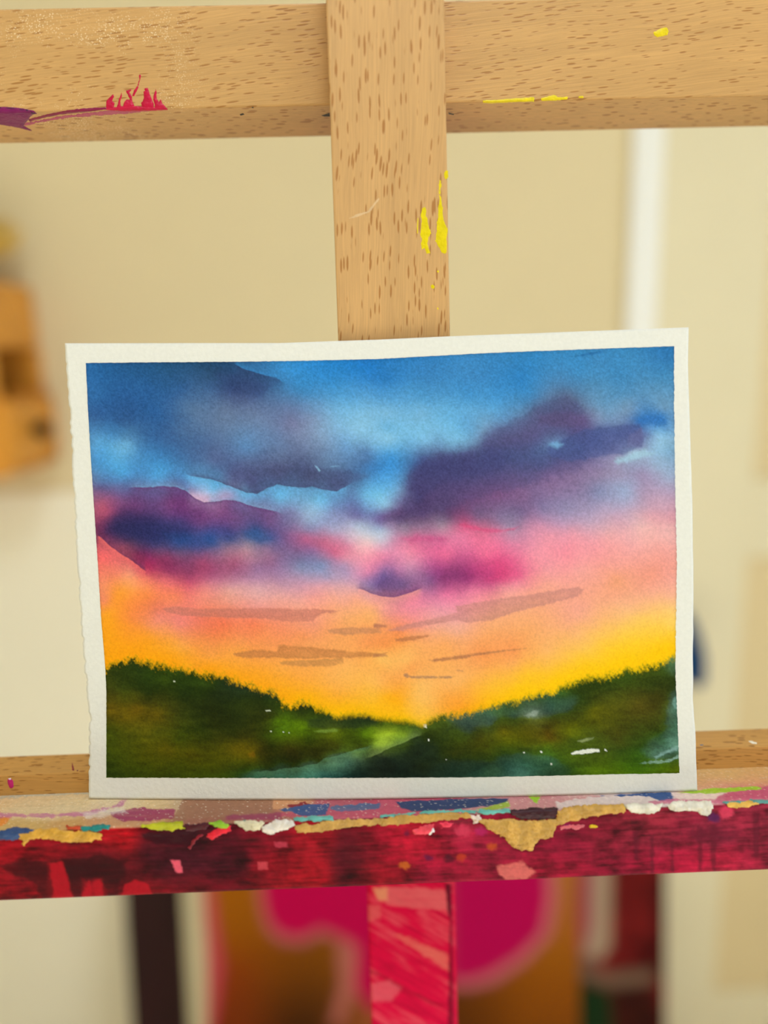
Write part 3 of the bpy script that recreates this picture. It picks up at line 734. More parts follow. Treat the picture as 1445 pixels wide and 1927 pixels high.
side = np.stack([ring, rn, rn + off, ring + off], -1)
spart(mesh_obj('paper_sheet', Vv, np.vstack([gf, gf[:, ::-1] + off, side]), M['paper'], sheet, True))

# ---- the painted picture, authored in photo pixels
K1 = dict(ox=110, oy=610, s=2.408); K2 = dict(ox=710, oy=610, s=2.408); K3 = dict(ox=110, oy=1060, s=2.408); K4 = dict(ox=710, oy=1060, s=2.3306)
SKY1 = '''150 220 2a66a8;300 200 23588f;500 200 24527f;700 215 27486f;820 235 2f4a78;900 250 33507e;1000 200 3a8ad0;1150 200 2f86d2;1400 200 2378c8;1440 280 3a86cc;1250 290 3d8ccf;1100 300 3f86c4
170 320 2f68a8;350 300 2a5f9e;550 300 335f98;700 290 3d5f92;800 290 36487a;900 290 3a5286;990 310 4a76ab;170 430 34609c;300 430 2f5890;450 400 2c5e9c;600 400 5574a0;750 400 63789f;900 400 667aa4;1050 430 6f76a2;1150 420 7a93be;1250 400 74aede;1400 400 78b4e2;1350 480 86bde6
180 520 5a9ed8;300 560 69a8da;250 480 3f78b4;400 520 3a6aa4;500 520 38619a;650 520 4c6a9c;800 520 5d7fb0;850 560 5b86bd;1000 520 667fae;1100 520 7282ac;1200 510 7e9cc6;1300 540 6b9bd0;1440 560 6fa9dc
190 620 4c94d6;350 640 4a8fd0;450 600 3f7fc0;600 640 4b76ae;700 630 54699c;850 630 566797;1000 630 57648e;1100 650 4a5580;1200 640 5c76a2;1300 620 5a7fb2;1400 600 4f78b0;1440 640 3f82c8
180 690 5a88c0;300 690 4f9bdc;450 690 519ee0;600 700 5aa5e4;700 740 66ade6;800 700 545a8c;880 740 4f5788;1000 690 4d5480;1000 750 5fa6e0;1150 700 4a5178;1250 730 4d5a88;1350 690 4a6da2;1440 720 58a2e2
200 740 5f5c92;350 760 5d4f86;500 760 5e4a80;590 770 6a4a86;650 780 d9b6d8;700 770 a8b4dc;760 785 c990bc;850 780 6fb0e4;1000 790 6cb2e6;1200 790 6fb6ea;1400 790 72b4e6
200 830 b85878;250 850 8a4474;350 820 6c3f78;500 820 7a4482;650 830 7d4080;780 820 82407c;880 830 6d467f;950 850 74598e;1050 850 7f7fb0;1150 860 9ab4da;1250 850 7f86bc;1350 860 6d6aa4;1440 870 6d64a0
190 900 7c3a64;260 910 35305e;350 900 2f2f60;450 910 34376e;550 910 41407c;650 900 6a417d;800 900 6e4580;950 900 745088;1050 900 75689a;1150 930 8c80b0;1250 930 a6a0c8;1350 920 b4c0de;1440 930 a4b6da
190 960 6e3058;250 960 4a3260;350 960 2e3262;450 970 2d3a74;560 980 2c4583;680 980 31559a;780 960 3a4a88;880 950 33558f;960 980 4a5a98;1050 960 8a5c92;1130 970 b8608c;1200 985 c4688e;1300 1010 d886a8;1400 990 e8c4cf
200 1040 ee6a70;280 1030 b85668;350 1020 6d3c60;450 1030 6f4470;560 1020 62517f;680 1020 6d5c8c;760 1020 97708f;850 1010 b08a9f;950 1020 8f7095;1050 1020 7d5f92;1150 1030 906aa0;1250 1040 d06a92;1350 1040 ea9ab2;1430 1050 ec90b0
200 1075 f46a6c;350 1075 a03058;500 1070 8c3a66;650 1070 a04a74;800 1075 a85a80;950 1070 96668f;1100 1070 7b6f9e;1200 1070 9a80ac;1300 1075 d892b0'''
SKY2 = '''50 190 2c7ac2;200 190 3680c4;400 170 3d86c6;600 170 3580c0;850 150 3a86c4;1000 150 3f86c2;1150 160 4088c2;1300 140 2f74b4;50 260 2f7dc6;250 250 3a80c0;450 240 3d84c4;650 250 2f7ec4;900 230 4088c4;1100 230 3e84be;1300 220 3f84bc
50 340 5a9fd8;200 330 5098d2;400 320 4490d0;550 320 3f8cce;700 310 3f86c4;780 340 5a7aa8;870 330 56688f;950 330 5a84b0;1100 310 508cc0;1250 310 5a8fbe;1330 320 5e92c0
50 400 7ab4e0;200 400 74b0de;400 390 60a4da;550 400 5a9cd4;650 400 5a84b4;720 390 55648f;800 390 4d557e;880 390 565a88;940 390 66759f;1050 390 6b93be;1150 390 6f8fb8;1300 380 6a94be
50 470 6cb0e2;200 460 74b4e2;400 460 60a0d6;480 470 6f98c4;560 470 5f76a6;650 450 5c6a98;750 440 5a5888;850 440 5c5585;930 440 685a8c;1000 430 7a8cb6;1100 440 6f88b6;1200 430 3a74bc;1290 440 3576c0
50 520 88c2ea;200 520 7cbae8;350 530 78b4e0;430 540 6a8db8;500 530 585f90;600 520 565484;700 510 5c5a8c;800 500 5c6a9c;810 545 6f9cd0;900 520 47548c;1000 500 4a5690;1100 490 54609a;1170 490 585f98;1190 530 6d70a2;1260 500 8ab8e0;1330 510 86b0d6
50 600 3f8ed6;130 600 4a84c0;200 610 44538a;300 600 464a7c;400 590 4a4f80;500 590 454d80;600 580 48568a;720 580 4e659a;820 590 46558c;900 580 4c5890;1000 560 5f669c;1080 560 7a7cac;1150 570 9ab0d4;1250 570 8fb4da;1330 580 7aa4cc
50 680 4a98de;120 690 4f7fb8;170 660 434e84;250 650 3f4376;350 650 434678;450 640 464a7e;550 640 4a5084;650 640 4b5488;750 640 545a8e;850 630 675f92;950 630 7a6e9e;1050 620 8f88b2;1150 640 9098be;1280 640 98acd0
40 760 70aee0;100 750 6f93c4;160 730 4c4a7c;250 720 4a4272;350 720 52457a;450 720 5a4a7c;550 710 5f4e80;650 710 6f5a8c;780 690 806698;900 700 86709c;1000 690 8e7ea6;1100 690 9c92b8;1200 680 9c8fb8;1320 700 9ca8cc
30 820 8cbce4;90 810 6f70a2;160 800 4f4272;250 790 553f70;350 790 5c4474;450 790 704c7e;550 790 7a5486;650 780 80608f;780 770 86709e;900 770 8878a4;1000 770 8489b4;1120 760 9aa8d0;1200 760 a894b8;1320 770 b49abc
30 880 6d548e;100 870 5c3f6e;200 870 5e4270;320 870 6a4a74;450 870 785a84;550 870 84709a;650 870 7c6592;750 850 8a7aa8;850 840 948ab4;1000 830 a898be;1150 820 b4a2c4;1300 810 c4a0bc
30 940 b4b8d8;120 930 94809f;200 915 8c6f92;300 920 a88aa4;400 915 d05a88;480 925 c86a90;600 920 a88aac;720 910 cc8cb0;830 900 bc94ba;950 900 c0a0c0;1100 880 c8a0bc;1250 870 dca0b0;1340 880 d898a8
30 990 cdb4d0;100 970 c880a8;180 980 d4709c;280 975 d0689a;400 960 e27aa6;550 965 e07aa4;680 970 d88aac;780 960 e896ae;900 950 e49ab0;1050 940 e6a8b2;1200 920 e8b4b8;1320 930 e8b0b4
30 1040 e88ab0;150 1040 eb8cae;300 1050 e66a9c;420 1060 cc5a90;500 1050 ea6a98;700 1050 f090a8;850 1040 f490a4;1000 1020 f29aa6;1150 1000 f2a8ac;1300 1010 f0a6a4'''
SKY3 = '''210 20 f07a6c;260 60 f2866a;330 40 ef9a80;400 30 b83a62;500 30 8a3260;600 40 8f3f68;700 40 a04c78;800 40 a06088;900 30 9870a0;1000 30 9a78a8;1100 20 8088b4;1200 20 7f90c0;1300 20 a88fbc;1400 30 e088b4
200 100 f6926a;280 100 fa9c50;400 80 f48a6c;500 80 e06a78;600 90 cf5878;700 80 c47090;800 80 c88aa4;900 80 bc8aac;1000 80 b488ac;1100 90 c494b4;1200 80 c89cbc;1300 80 cfa0bc;1400 110 a890bc;1440 120 8a6a9c
200 170 f48c62;270 140 fd9c36;400 150 fa8e4a;520 150 f58662;650 140 ee8c84;780 130 e2a09c;900 130 e0a8b0;1000 140 e4a4a8;1150 150 f0a0a0;1250 150 f2a898;1350 150 f4a896;1430 165 eea09c
210 230 fda42c;350 200 fb8c48;450 210 e87c60;700 210 f0866c;900 200 ec9a94;1100 190 f0a496;1300 180 f2a690;1430 200 f4a884;230 300 ffa31e;330 250 fb8f46;450 260 f28e78;550 280 f0887c;650 270 ee7a62;750 270 f07858;880 280 f4805c;1000 290 f5906a;1150 270 f29a7c;1300 250 f6aa72;1430 240 f8ae70
230 380 ffa417;400 340 fda02a;520 340 f8a048;600 320 f28e5c;700 330 f08452;850 330 f5905c;950 330 f6945c;1100 340 f5985e;1250 300 f6a268;1400 330 f59c5e;230 430 ffa50f;400 400 ffa418;560 380 f9a648;700 410 f8a04a;800 380 f8a04e;950 380 f69a58;1100 380 f4a060;1400 370 f59a58
500 450 ffa410;700 470 fda21c;850 470 fba436;1000 480 fba848;1150 470 fbaa52;1300 480 fcb460;1430 450 fbb05a;800 540 ffa50c;950 540 fda61c;1100 540 fca83c;1250 540 fcb052;1430 530 fdb658
1000 600 ffaa0a;1100 590 ffb010;1250 620 fdae2a;1350 600 fdb434;1430 600 fdb93a;1250 660 ffba0a;1400 670 ffbc08;300 430 ffa40c;600 500 ffa40c'''
SKY4 = '''30 40 7c62a0;100 40 b070a4;130 20 c88ab4;250 30 a04888;350 40 8c3a74;450 40 b8407c;550 30 d4487f;620 40 e46a94;750 30 f09aa4;900 30 f4a4a0;1050 30 f2a090;1200 40 ef9a88;1300 30 ee9e92
30 100 6f4a80;120 100 7a5a8c;220 80 8a5a90;300 80 8f3f78;400 80 a03e7a;500 80 c04e84;600 90 ec8aa0;750 80 f4a298;900 70 f4a298;1050 70 f0a07c;1200 70 f29c88;1300 80 f0a498
30 170 f0a098;150 140 e47a9c;300 130 e070a0;420 120 e478a0;560 120 f09aa0;700 110 f2a092;900 150 f4a48c;1050 130 f3a486;1200 130 f4a890;1300 150 f6b490
30 210 ee9a90;150 200 ee8aa4;280 200 e894ac;500 230 f4a884;700 210 f6a880;900 210 f4a690;1100 210 f8b884;1250 220 fcc470;1305 210 fcc878;30 300 f49a60;100 320 f59254;250 270 efa494;350 280 eeaa9c;500 270 f6aa78;650 270 f7aa70;850 270 f6aa82;1000 260 fab970;1150 260 fcc660;1300 280 fdcc58
30 370 f79a52;150 360 f8a862;300 340 f8a86a;450 340 f7a468;600 330 f6a264;800 330 fab46c;950 320 fcbe60;1100 320 fdc848;1300 330 fec424;30 410 fdc068;130 420 fbb866;300 400 f9a860;450 400 f69a58;600 390 f79c5a;750 380 fab468;900 390 fdc44c;1050 380 ffc824;1250 380 ffc408
30 450 fbb05a;150 450 f8a458;300 450 f9ac60;450 450 f8a45c;600 450 faac5c;750 450 fdbc48;900 430 ffc428;1050 430 ffc60e;30 520 fbae56;100 510 f9a650;200 540 fcbc66;350 520 fbb464;500 520 fdb840;650 500 ffc02a;800 500 ffc414;950 480 ffc60c
40 580 ffb020;100 600 ffae1a;180 600 fdbc58;300 590 fba848;400 580 fdaa3c;480 570 ffb828;600 570 ffc212;700 560 ffc40c;50 640 ffb81a;150 650 fdbc40;250 630 fcb450;350 620 fba030;430 630 ffb010;120 680 ffc010;200 690 fdc02c;1290 390 ffc408;1150 430 ffc60a'''
LAND3 = '''240 500 2a3418;350 500 22301a;500 510 2a3c16;650 540 26381a;800 590 1e2c1a;950 620 1e2c18;240 570 33381a;300 590 38401a;400 600 222c14;550 590 1a2614;700 610 1c2616;850 650 26301a;240 660 5a4a14;350 660 5c4a12;450 690 564a14;550 680 33381a;700 700 1f2612;850 720 232a12;950 690 2a3016;1000 660 2a3a1a;1100 690 263218;1200 700 2c3c18;1300 710 263416;1400 720 22321a
240 760 3a4210;350 760 4a4a16;450 770 454816;550 790 35400e;650 780 2a3412;800 780 262c10;950 790 2a360e;1050 740 4c6a10;1110 745 567612;1000 745 44600e;1200 760 4a5a1a;1250 755 5a6a20;1150 790 33440c;1300 800 3a4a12;1400 770 5a7a1e;1420 800 4a6018;240 850 3a4410;400 850 4c4c0c;500 840 4e480c;600 860 464208;700 860 4a4a0e;800 850 5a5010;870 862 5e5210;920 850 33300e;1050 840 2c2a10;1150 850 2a2a10;1250 840 2e3212;1350 830 33401a;1430 840 4a5c3a
240 930 2c3a10;400 920 3c440a;550 920 3c440c;700 930 3a420c;850 920 2e3a10;950 920 232c0e;1080 910 20280e;1180 890 2a3216;240 965 2a3c14;500 960 303c0e;800 960 2c4424;900 955 2f5a44;1000 960 2f5c4a;1100 950 3a6a56;1150 930 4a7a64;1250 900 5a8264;1350 860 6a8a5c;1440 820 7a9a60;1220 960 24504a;1300 950 1e3c34;1350 920 1a2c22;1430 900 1c281c;1430 960 162218;1300 900 3a5a4a'''
LAND4 = '''20 700 223216;100 705 2a3c14;170 715 33481a;0 760 7f9a40;60 750 8fa648;120 750 6f8a34;20 790 86a060;80 780 5c7a44;150 760 3a5030
230 710 3a4a24;300 700 38482c;380 690 34463a;450 670 3f5a44;520 650 3c5a3a;600 630 32482c;700 610 2f462c;800 580 33502c;880 550 2c3c1c;1000 530 2a3a1c;1100 500 30441f;1200 480 33421e;1290 440 4a6a4a;1300 500 263420;220 760 26321a;300 740 2c3a24;400 720 2a3c34;500 690 344c40;600 670 2c4434;680 658 5f7264;750 640 2f4a40;830 630 2c4434;900 600 26341c;1000 590 3a3f1c;1100 570 3f4420;1200 540 2a341a;1290 560 283420
150 820 1c2818;250 800 1c2818;350 770 33401a;450 760 3a3a14;560 740 524c0e;650 720 3f3f14;750 700 3a3a18;850 680 3c4218;950 650 4c4c10;1050 640 4a4a1a;1150 620 463f1e;1250 600 3a3a1a;1300 620 4a6a5c
50 860 121c14;200 850 182416;350 830 2a2f14;450 810 3c4210;560 790 4a5410;650 780 4a4c0c;750 770 4c3c10;850 730 565a0c;950 700 46480f;1050 690 3f4216;1150 680 3c3c1c;1250 690 384020;1300 720 33503c
50 910 141c14;200 900 1a2416;350 870 1c2a1c;450 850 222f1a;560 830 26361a;650 810 33401a;750 800 4a5a1c;850 780 3a4a20;950 760 445228;1050 760 3c3c1a;1150 760 33421c;1250 770 2c4a2c;1300 800 5a8274
100 930 16241a;300 920 1c2f20;450 910 1f3a2c;560 900 24443a;650 880 2a5040;750 860 335a3c;850 840 44581e;950 840 3a4a1e;1050 830 2f4420;1150 820 2c4a26;1230 840 4a6a5a;1290 840 33503a
500 930 2c4a34;620 925 3f6a5c;750 910 26422c;850 900 2a4424;950 910 4a6418;1050 905 44600f;1150 900 385a14;1250 900 44600f;1310 905 4c5c0c'''
def paint_picture(X, Y):
    pcs = [parse(s, **k) for s, k in ((SKY1, K1), (SKY2, K2), (SKY3, K3), (SKY4, K4))]
    P = np.vstack([p for p, c in pcs]); Cc = np.vstack([c for p, c in pcs])
    wx = X + 20 * fbm(X / 50, Y / 30, 1, 5); wy = Y + 14 * fbm(X / 50, Y / 30, 4, 5)
    C = rbf(wx, wy, P, Cc, 10.0)
    cv = Canvas(X, Y, C)
    a1 = lambda s: pts(s, **K1); a2 = lambda s: pts(s, **K2); a3 = lambda s: pts(s, **K3); a4 = lambda s: pts(s, **K4)
    # hard wet edges of the upper-left cloud
    cv.edge(a1('790 178 830 198 870 212 930 230 985 242 1030 270'), 'd', 16, '2f4470', .75, 14, 1.0, 8, 1)
    cv.edge(a1('790 178 830 198 870 212 930 230 985 242 1030 270'), 'u', 14, '3a88cc', .7, 10, 1.0, 8, 1)
    E1 = a1('560 672 600 688 700 705 780 735 850 762 900 768 940 745 990 725 1060 738 1120 742 1150 735 1200 750 1260 757 1300 737 1340 715')
    cv.edge(E1, 'd', 22, '66aee6', .75, 24, 1.5, 10, 2)
    cv.edge(E1, 'u', 14, '4a527e', .8, 24, 1.5, 10, 2)
    cv.edge(E1, 'u', 2.2, '39436f', .5, 40, 1.5, 10, 2)
    E2 = a1('300 742 330 740 400 738 480 733 540 741 580 756 620 790 660 808 700 803 780 797 820 805 880 828 960 842 1030 860')
    cv.edge(E2, 'u', 7, '86b2e0', .55, 30, 2.0, 8, 3)
    cv.edge(E2[5:9], 'u', 8, 'e6b4d4', .8, 14, 1.5, 8, 3)
    cv.edge(E2, 'd', 18, '6a427c', .8, 30, 2.0, 8, 3)
    cv.edge(E2, 'd', 2.2, '5a3470', .5, 40, 2.0, 8, 3)
    E3 = a1('172 955 200 972 240 1010 290 1045 330 1072 360 1095 400 1120')
    cv.edge(E3, 'u', 16, '64305a', .8, 6, 2.0, 9, 4)
    cv.edge(E3, 'd', 16, 'f27070', .8, 6, 2.0, 9, 4)
    # left part of the dark core, then the small violet cloud
    cv.poly(a1('240 860 330 850 470 890 600 925 560 965 420 990 300 975 230 930'), '2c2a5c', .6, 14, 8, 22, 2)
    cv.poly(a1('480 950 640 960 700 950 720 1000 640 1025 520 1005'), '28498c', .55, 12, 6, 20, 3)
    cv.poly(a1('830 935 900 930 960 975 920 1000 850 975'), '2f5594', .6, 8, 5, 16, 4)
    E4 = a4('-100 108 -60 118 -30 132 20 146 70 150 120 138 170 120 205 108')
    cv.edge(E4, 'u', 11, '6a3f78', .85, 14, 1.2, 9, 5)
    cv.edge(E4, 'd', 12, 'f09c98', .75, 14, 1.2, 9, 5)
    cv.poly(a4('20 90 70 30 110 80 140 105 60 125 10 115'), '70548c', .5, 8, 4, 12, 6)
    cv.poly(a2('30 880 100 850 130 740 152 660 200 622 290 592 400 578 480 512 560 472 650 422 720 372 790 332 870 327 920 372 962 425 940 470 980 470 900 560 980 620 800 700 560 760 330 830 200 880 90 900'), '4a4878', .34, 7, 9, 9, 2)
    cv.poly(a2('150 740 160 660 210 626 300 596 400 590 520 560 600 590 560 660 420 690 300 720 180 800'), '3c4076', .35, 9, 8, 12, 4)
    cv.poly(a2('740 420 800 395 900 405 955 440 900 470 800 462 740 450'), '60507f', .4, 6, 5, 10, 5)
    cv.poly(a1('720 220 800 235 900 250 985 262 960 300 900 320 800 310 740 280'), '2f4474', .45, 9, 8, 12, 3)
    cv.poly(a1('985 640 1080 640 1200 660 1330 670 1400 690 1300 738 1200 752 1120 742 1040 738 980 726 900 766 860 740'), '454c78', .4, 7, 7, 10, 5)
    # right-hand cloud: brushed blue tongue with a square end, pale flecks
    cv.poly(a2('760 560 930 482 1100 458 1192 450 1206 530 1196 556 1110 590 1000 600 880 625 790 600'), '485690', .6, 3.5, 4, 12, 1)
    cv.poly(a2('1140 500 1200 470 1206 530 1196 556 1130 560'), '66699c', .6, 3, 3, 10, 2)
    cv.poly(a2('1070 620 1130 590 1170 575 1210 570 1260 585 1180 612 1090 636'), 'a4cce4', .7, 5, 4, 10, 3)
    cv.poly(a2('1165 425 1240 415 1310 425 1310 455 1200 455'), '2c6cb8', .6, 6, 4, 12, 4)
    cv.poly(a2('780 545 810 532 840 545 815 562'), '78aede', .8, 4, 2, 8, 5)
    cv.poly(a2('880 148 940 132 1000 122 1028 124 1000 134 930 146'), '215f9e', .6, 2, 2, 8, 6)
    cv.poly(a2('375 908 400 905 470 925 560 932 640 918 620 935 500 945 420 930'), 'd84a80', .6, 3, 3, 9, 1)
    cv.poly(a2('100 970 180 955 280 965 330 975 230 985 150 995'), 'd04888', .5, 6, 4, 12, 2)
    cv.poly(a1('1160 640 1172 645 1190 665 1180 668'), '8cbce4', .7, .8, .6, 4, 1)
    cv.poly(a1('1228 645 1260 640 1275 642 1245 650'), '7aa8d4', .6, .8, .6, 4, 2)
    cv.poly(a1('280 545 340 538 356 565 340 590 280 600'), '66a8dc', .3, 4, 6, 8, 3)
    cv.poly(a4('520 40 600 30 640 60 560 90 480 70'), 'd8407c', .4, 9, 6, 14, 4)
    # mauve strokes laid over the dry orange sky
    for s, c, a_, k in ((a3('475 207 520 197 640 205 800 205 1000 205 1150 209 1230 210 1282 216 1240 224 1190 228 1150 262 1060 266 900 250 700 245 560 236 488 222'), 'c4766a', .68, 1),
        (a3('788 408 870 394 940 394 985 402 1000 372 1022 366 1040 376 1150 380 1260 394 1445 408 1490 405 1445 424 1300 428 1100 432 960 428 860 430 796 420'), 'c07a48', .7, 2),
        (a3('1000 446 1100 440 1292 430 1290 450 1240 466 1080 466 1008 458'), 'c4864e', .7, 3),
        (a3('1220 300 1300 290 1420 294 1460 296 1460 316 1400 318 1300 325 1225 314'), 'bc8062', .6, 4),
        (a4('30 296 120 270 280 235 350 214 345 188 500 160 650 140 880 102 906 115 880 146 800 166 600 216 500 250 400 262 350 250 200 276 100 298'), 'c0807c', .6, 5),
        (a4('-15 268 10 266 42 272 40 282 10 284 -15 282'), 'a8685a', .75, 6), (a4('78 332 150 320 230 315 232 319 180 332 122 344 82 342'), 'b8704c', .7, 1),
        (a4('-20 397 20 396 44 402 40 408 0 412 -20 412'), 'b87850', .7, 1),
        (a4('228 424 330 408 450 392 600 376 652 374 500 395 350 421 240 432'), 'b07050', .75, 2), (a4('116 488 128 484 150 494 330 497 322 504 160 505 120 498'), 'ac7c60', .8, 3), (a4('348 470 362 467 380 472 374 476'), 'b0745c', .7, 4)):
        cv.poly(s, c, a_, 2.2, 2.2, 5, k, (30, 9, .45), .1)
    # land
    pl = [parse(s, **k) for s, k in ((LAND3, K3), (LAND4, K4))]
    P = np.vstack([p for p, c in pl]); Cc = np.vstack([c for p, c in pl])
    wx = X + 22 * fbm(X / 36, Y / 16, 6, 5); wy = Y + 12 * fbm(X / 36, Y / 16, 2, 5)
    G = rbf(wx, wy, P, Cc, 6.0)
    G = G * 1.22 * np.clip(1 + .8 * fbm(X / 30, Y / 9, 3, 5), .6, 1.5)[..., None]
    ol = sstep(.9, 1.6, G[..., 0] / (G[..., 2] + 1e-4))           # olive passages hold almost no blue
    G[..., 2] *= 1 - .75 * ol
    gv = Canvas(X, Y, G)
    gv.edge(a3('860 952 940 942 1030 930 1090 925 1130 914 1170 908 1205 884 1262 873 1350 844 1400 832 1440 815'), 'd', 12, '5c8a68', .55, 30, 2.2, 8, 1)
    gv.edge(a3('860 952 940 942 1030 930 1090 925 1130 914 1170 908 1205 884 1262 873 1350 844 1400 832 1440 815'), 'u', 8, '23280e', .55, 30, 2.2, 8, 1)
    gv.edge(a4('-60 860 0 838 60 808 110 790 160 765 210 745'), 'u', 10, '86a05a', .55, 20, 1.5, 8, 2)
    gv.edge(a4('-60 860 0 838 60 808 110 790 160 765 210 745'), 'd', 14, '1c2818', .7, 20, 1.5, 8, 2)
    gv.edge(a3('960 752 1000 745 1060 722 1120 716 1210 716 1215 730 1120 745 1060 765'), 'd', 8, '587c12', .5, 14, 1.5, 8, 3)
    gv.poly(a3('1120 705 1220 690 1320 690 1445 705 1445 735 1380 745 1280 745 1200 752 1130 745'), '22301a', .6, 4, 4, 10, 4)
    gv.poly(a3('1160 762 1210 752 1270 752 1265 762 1210 766'), '7c9a3c', .6, 2, 2, 8, 5)
    gv.poly(a3('860 864 880 852 892 858 890 878 866 874'), '90680a', .5, 3, 2, 9, 6)
    gv.poly(a4('645 668 680 648 705 650 700 664 665 676'), '98a89c', .7, 3, 3, 8, 1)
    for s in ('848 832 890 820 930 813 975 815 972 826 900 837 850 838', '998 815 1006 816 1006 823 999 822', '716 825 724 825 724 832 717 832', '760 877 765 877 765 883 760 883', '300 859 305 859 305 865 300 865', '222 770 228 770 228 780 223 780', '640 828 646 828 646 832 640 832'):
        gv.poly(a4(s), 'eef0e8', .95, .8, 1.4, 4, 2, (8, 3, .3))
    gv.poly(a4('880 780 920 768 950 764 945 772 900 784'), 'a4b07c', .6, 2, 2, 8, 3)
    gv.poly(a4('1140 878 1200 868 1275 862 1316 845 1316 856 1280 872 1200 878'), '94b8ac', .75, 1.2, 3, 5, 4, (12, 2, .8))
    gv.poly(a4('1215 848 1250 830 1290 810 1316 796 1316 822 1260 838 1225 856'), '8cb4b0', .7, 2, 3, 6, 5, (14, 3, .6))
    gv.poly(a4('1300 590 1316 580 1316 640 1300 636'), '7ca8a0', .6, 2, 3, 6, 6)
    for s in ('938 666 958 664 962 670 940 672', '521 532 529 532 529 538 521 538', '959 759 966 759 966 765 959 765', '1016 762 1022 762 1022 767 1016 767', '1042 766 1047 766 1047 770 1042 770'):
        gv.poly(a3(s), 'dfe6d0', .7, .8, .4, 4, 2)
    gv.poly(a4('200 706 214 706 216 722 204 720'), 'f6f4e8', .95, 1, .8, 4, 3)
    HL = np.array(a3('200 500 215 485 240 462 290 447 340 441 400 455 450 466 520 476 600 491 650 511 700 521 760 521 820 546 880 571 950 581 990 601 1010 640 1050 656 1075 648 1100 636 1140 632 1165 656 1190 675 1230 681 1260 700 1300 691 1350 689 1400 691 1440 703') + a4('10 686 60 689 130 696 190 712 212 720'))
    HR = np.array(a4('150 760 200 712 215 701 250 686 300 673 350 671 420 661 480 636 560 616 620 606 700 586 770 576 800 551 880 526 940 506 1000 501 1070 481 1100 466 1150 471 1200 456 1240 446 1290 421 1330 402'))
    h = np.minimum(np.interp(X, HL[:, 0], HL[:, 1], right=2000), np.interp(X, HR[:, 0], HR[:, 1], left=2000))
    # bristly wet-in-wet tree line
    br = fbm(X / 4.2 + Y / 9, Y / 9, 1, 3) * 13 + fbm(X / 4.2 - Y / 9, Y / 9, 6, 3) * 13 + fbm(X / 2.4, Y / 2.6, 4, 2) * 11 + fbm(X / 24, X * 0, 2, 2) * 8
    calm = np.interp(X, [160, 600, 640, 790, 830, 1270], [1, 1, .5, .3, .8, .9])
    d = Y - h + br * calm
    halo = sstep(-14, 4, d) * .55                       # green bleeding into the yellow
    C[:] = C * (1 - halo[..., None]) + lin('8f9608') * halo[..., None]
    m = sstep(-6.5, 7.5, d)
    C[:] = C * (1 - m[..., None]) + G * m[..., None]
    # pigment gathered against the masked border
    el = np.interp(Y, Q_LEF[:, 1], Q_LEF[:, 0]); er = np.interp(Y, Q_RIG[:, 1], Q_RIG[:, 0])
    et = np.interp(X, Q_TOP[:, 0], Q_TOP[:, 1]); eb = np.interp(X, Q_BOT[:, 0], Q_BOT[:, 1])
    de = np.minimum(np.minimum(X - el, er - X), np.minimum(Y - et, eb - Y))
    C *= (1 - .30 * np.exp(-np.maximum(de, 0) / 1.8) * (Y < 1380))[..., None]
    # pigment granulation
    gr = fbm(X / 2.3, Y / 2.3, 5, 3)
    gr2 = fbm(X / 5.5, Y / 5.5, 2, 3)
    lum = np.sqrt(np.clip(C @ np.array([.5, .4, .1]), 0, 1))
    C *= np.clip(1 + (.85 * (1 - lum) + .08) * (gr + .3 * gr2), .5, 1.6)[..., None]
    return C
nu, nv = 800, 585
U, V = np.meshgrid(np.linspace(0, 1, nu), np.linspace(0, 1, nv))
S = coons(Q_TOP, Q_BOT, Q_LEF, Q_RIG, U, V)
er_ = 1.6                                                # paint crept slightly under the masking tape
S[..., 0] += er_ * fbm(S[..., 1] / 5, S[..., 1] * 0, 1, 3) * (np.exp(-(1 - U) * 200) * 1.6 + np.exp(-U * 200) * .6)
S[..., 1] += er_ * fbm(S[..., 0] / 5, S[..., 0] * 0, 3, 3) * (np.exp(-(1 - V) * 150) * .9 + np.exp(-V * 150) * .7)
Pp = sheet_point(S[..., 0], S[..., 1], .00006)
spart(mesh_obj('painted_picture', Pp.reshape(-1, 3), grid_faces(nu, nv), M['wash'], sheet, True, paint_picture(S[..., 0], S[..., 1]).reshape(-1, 3)))

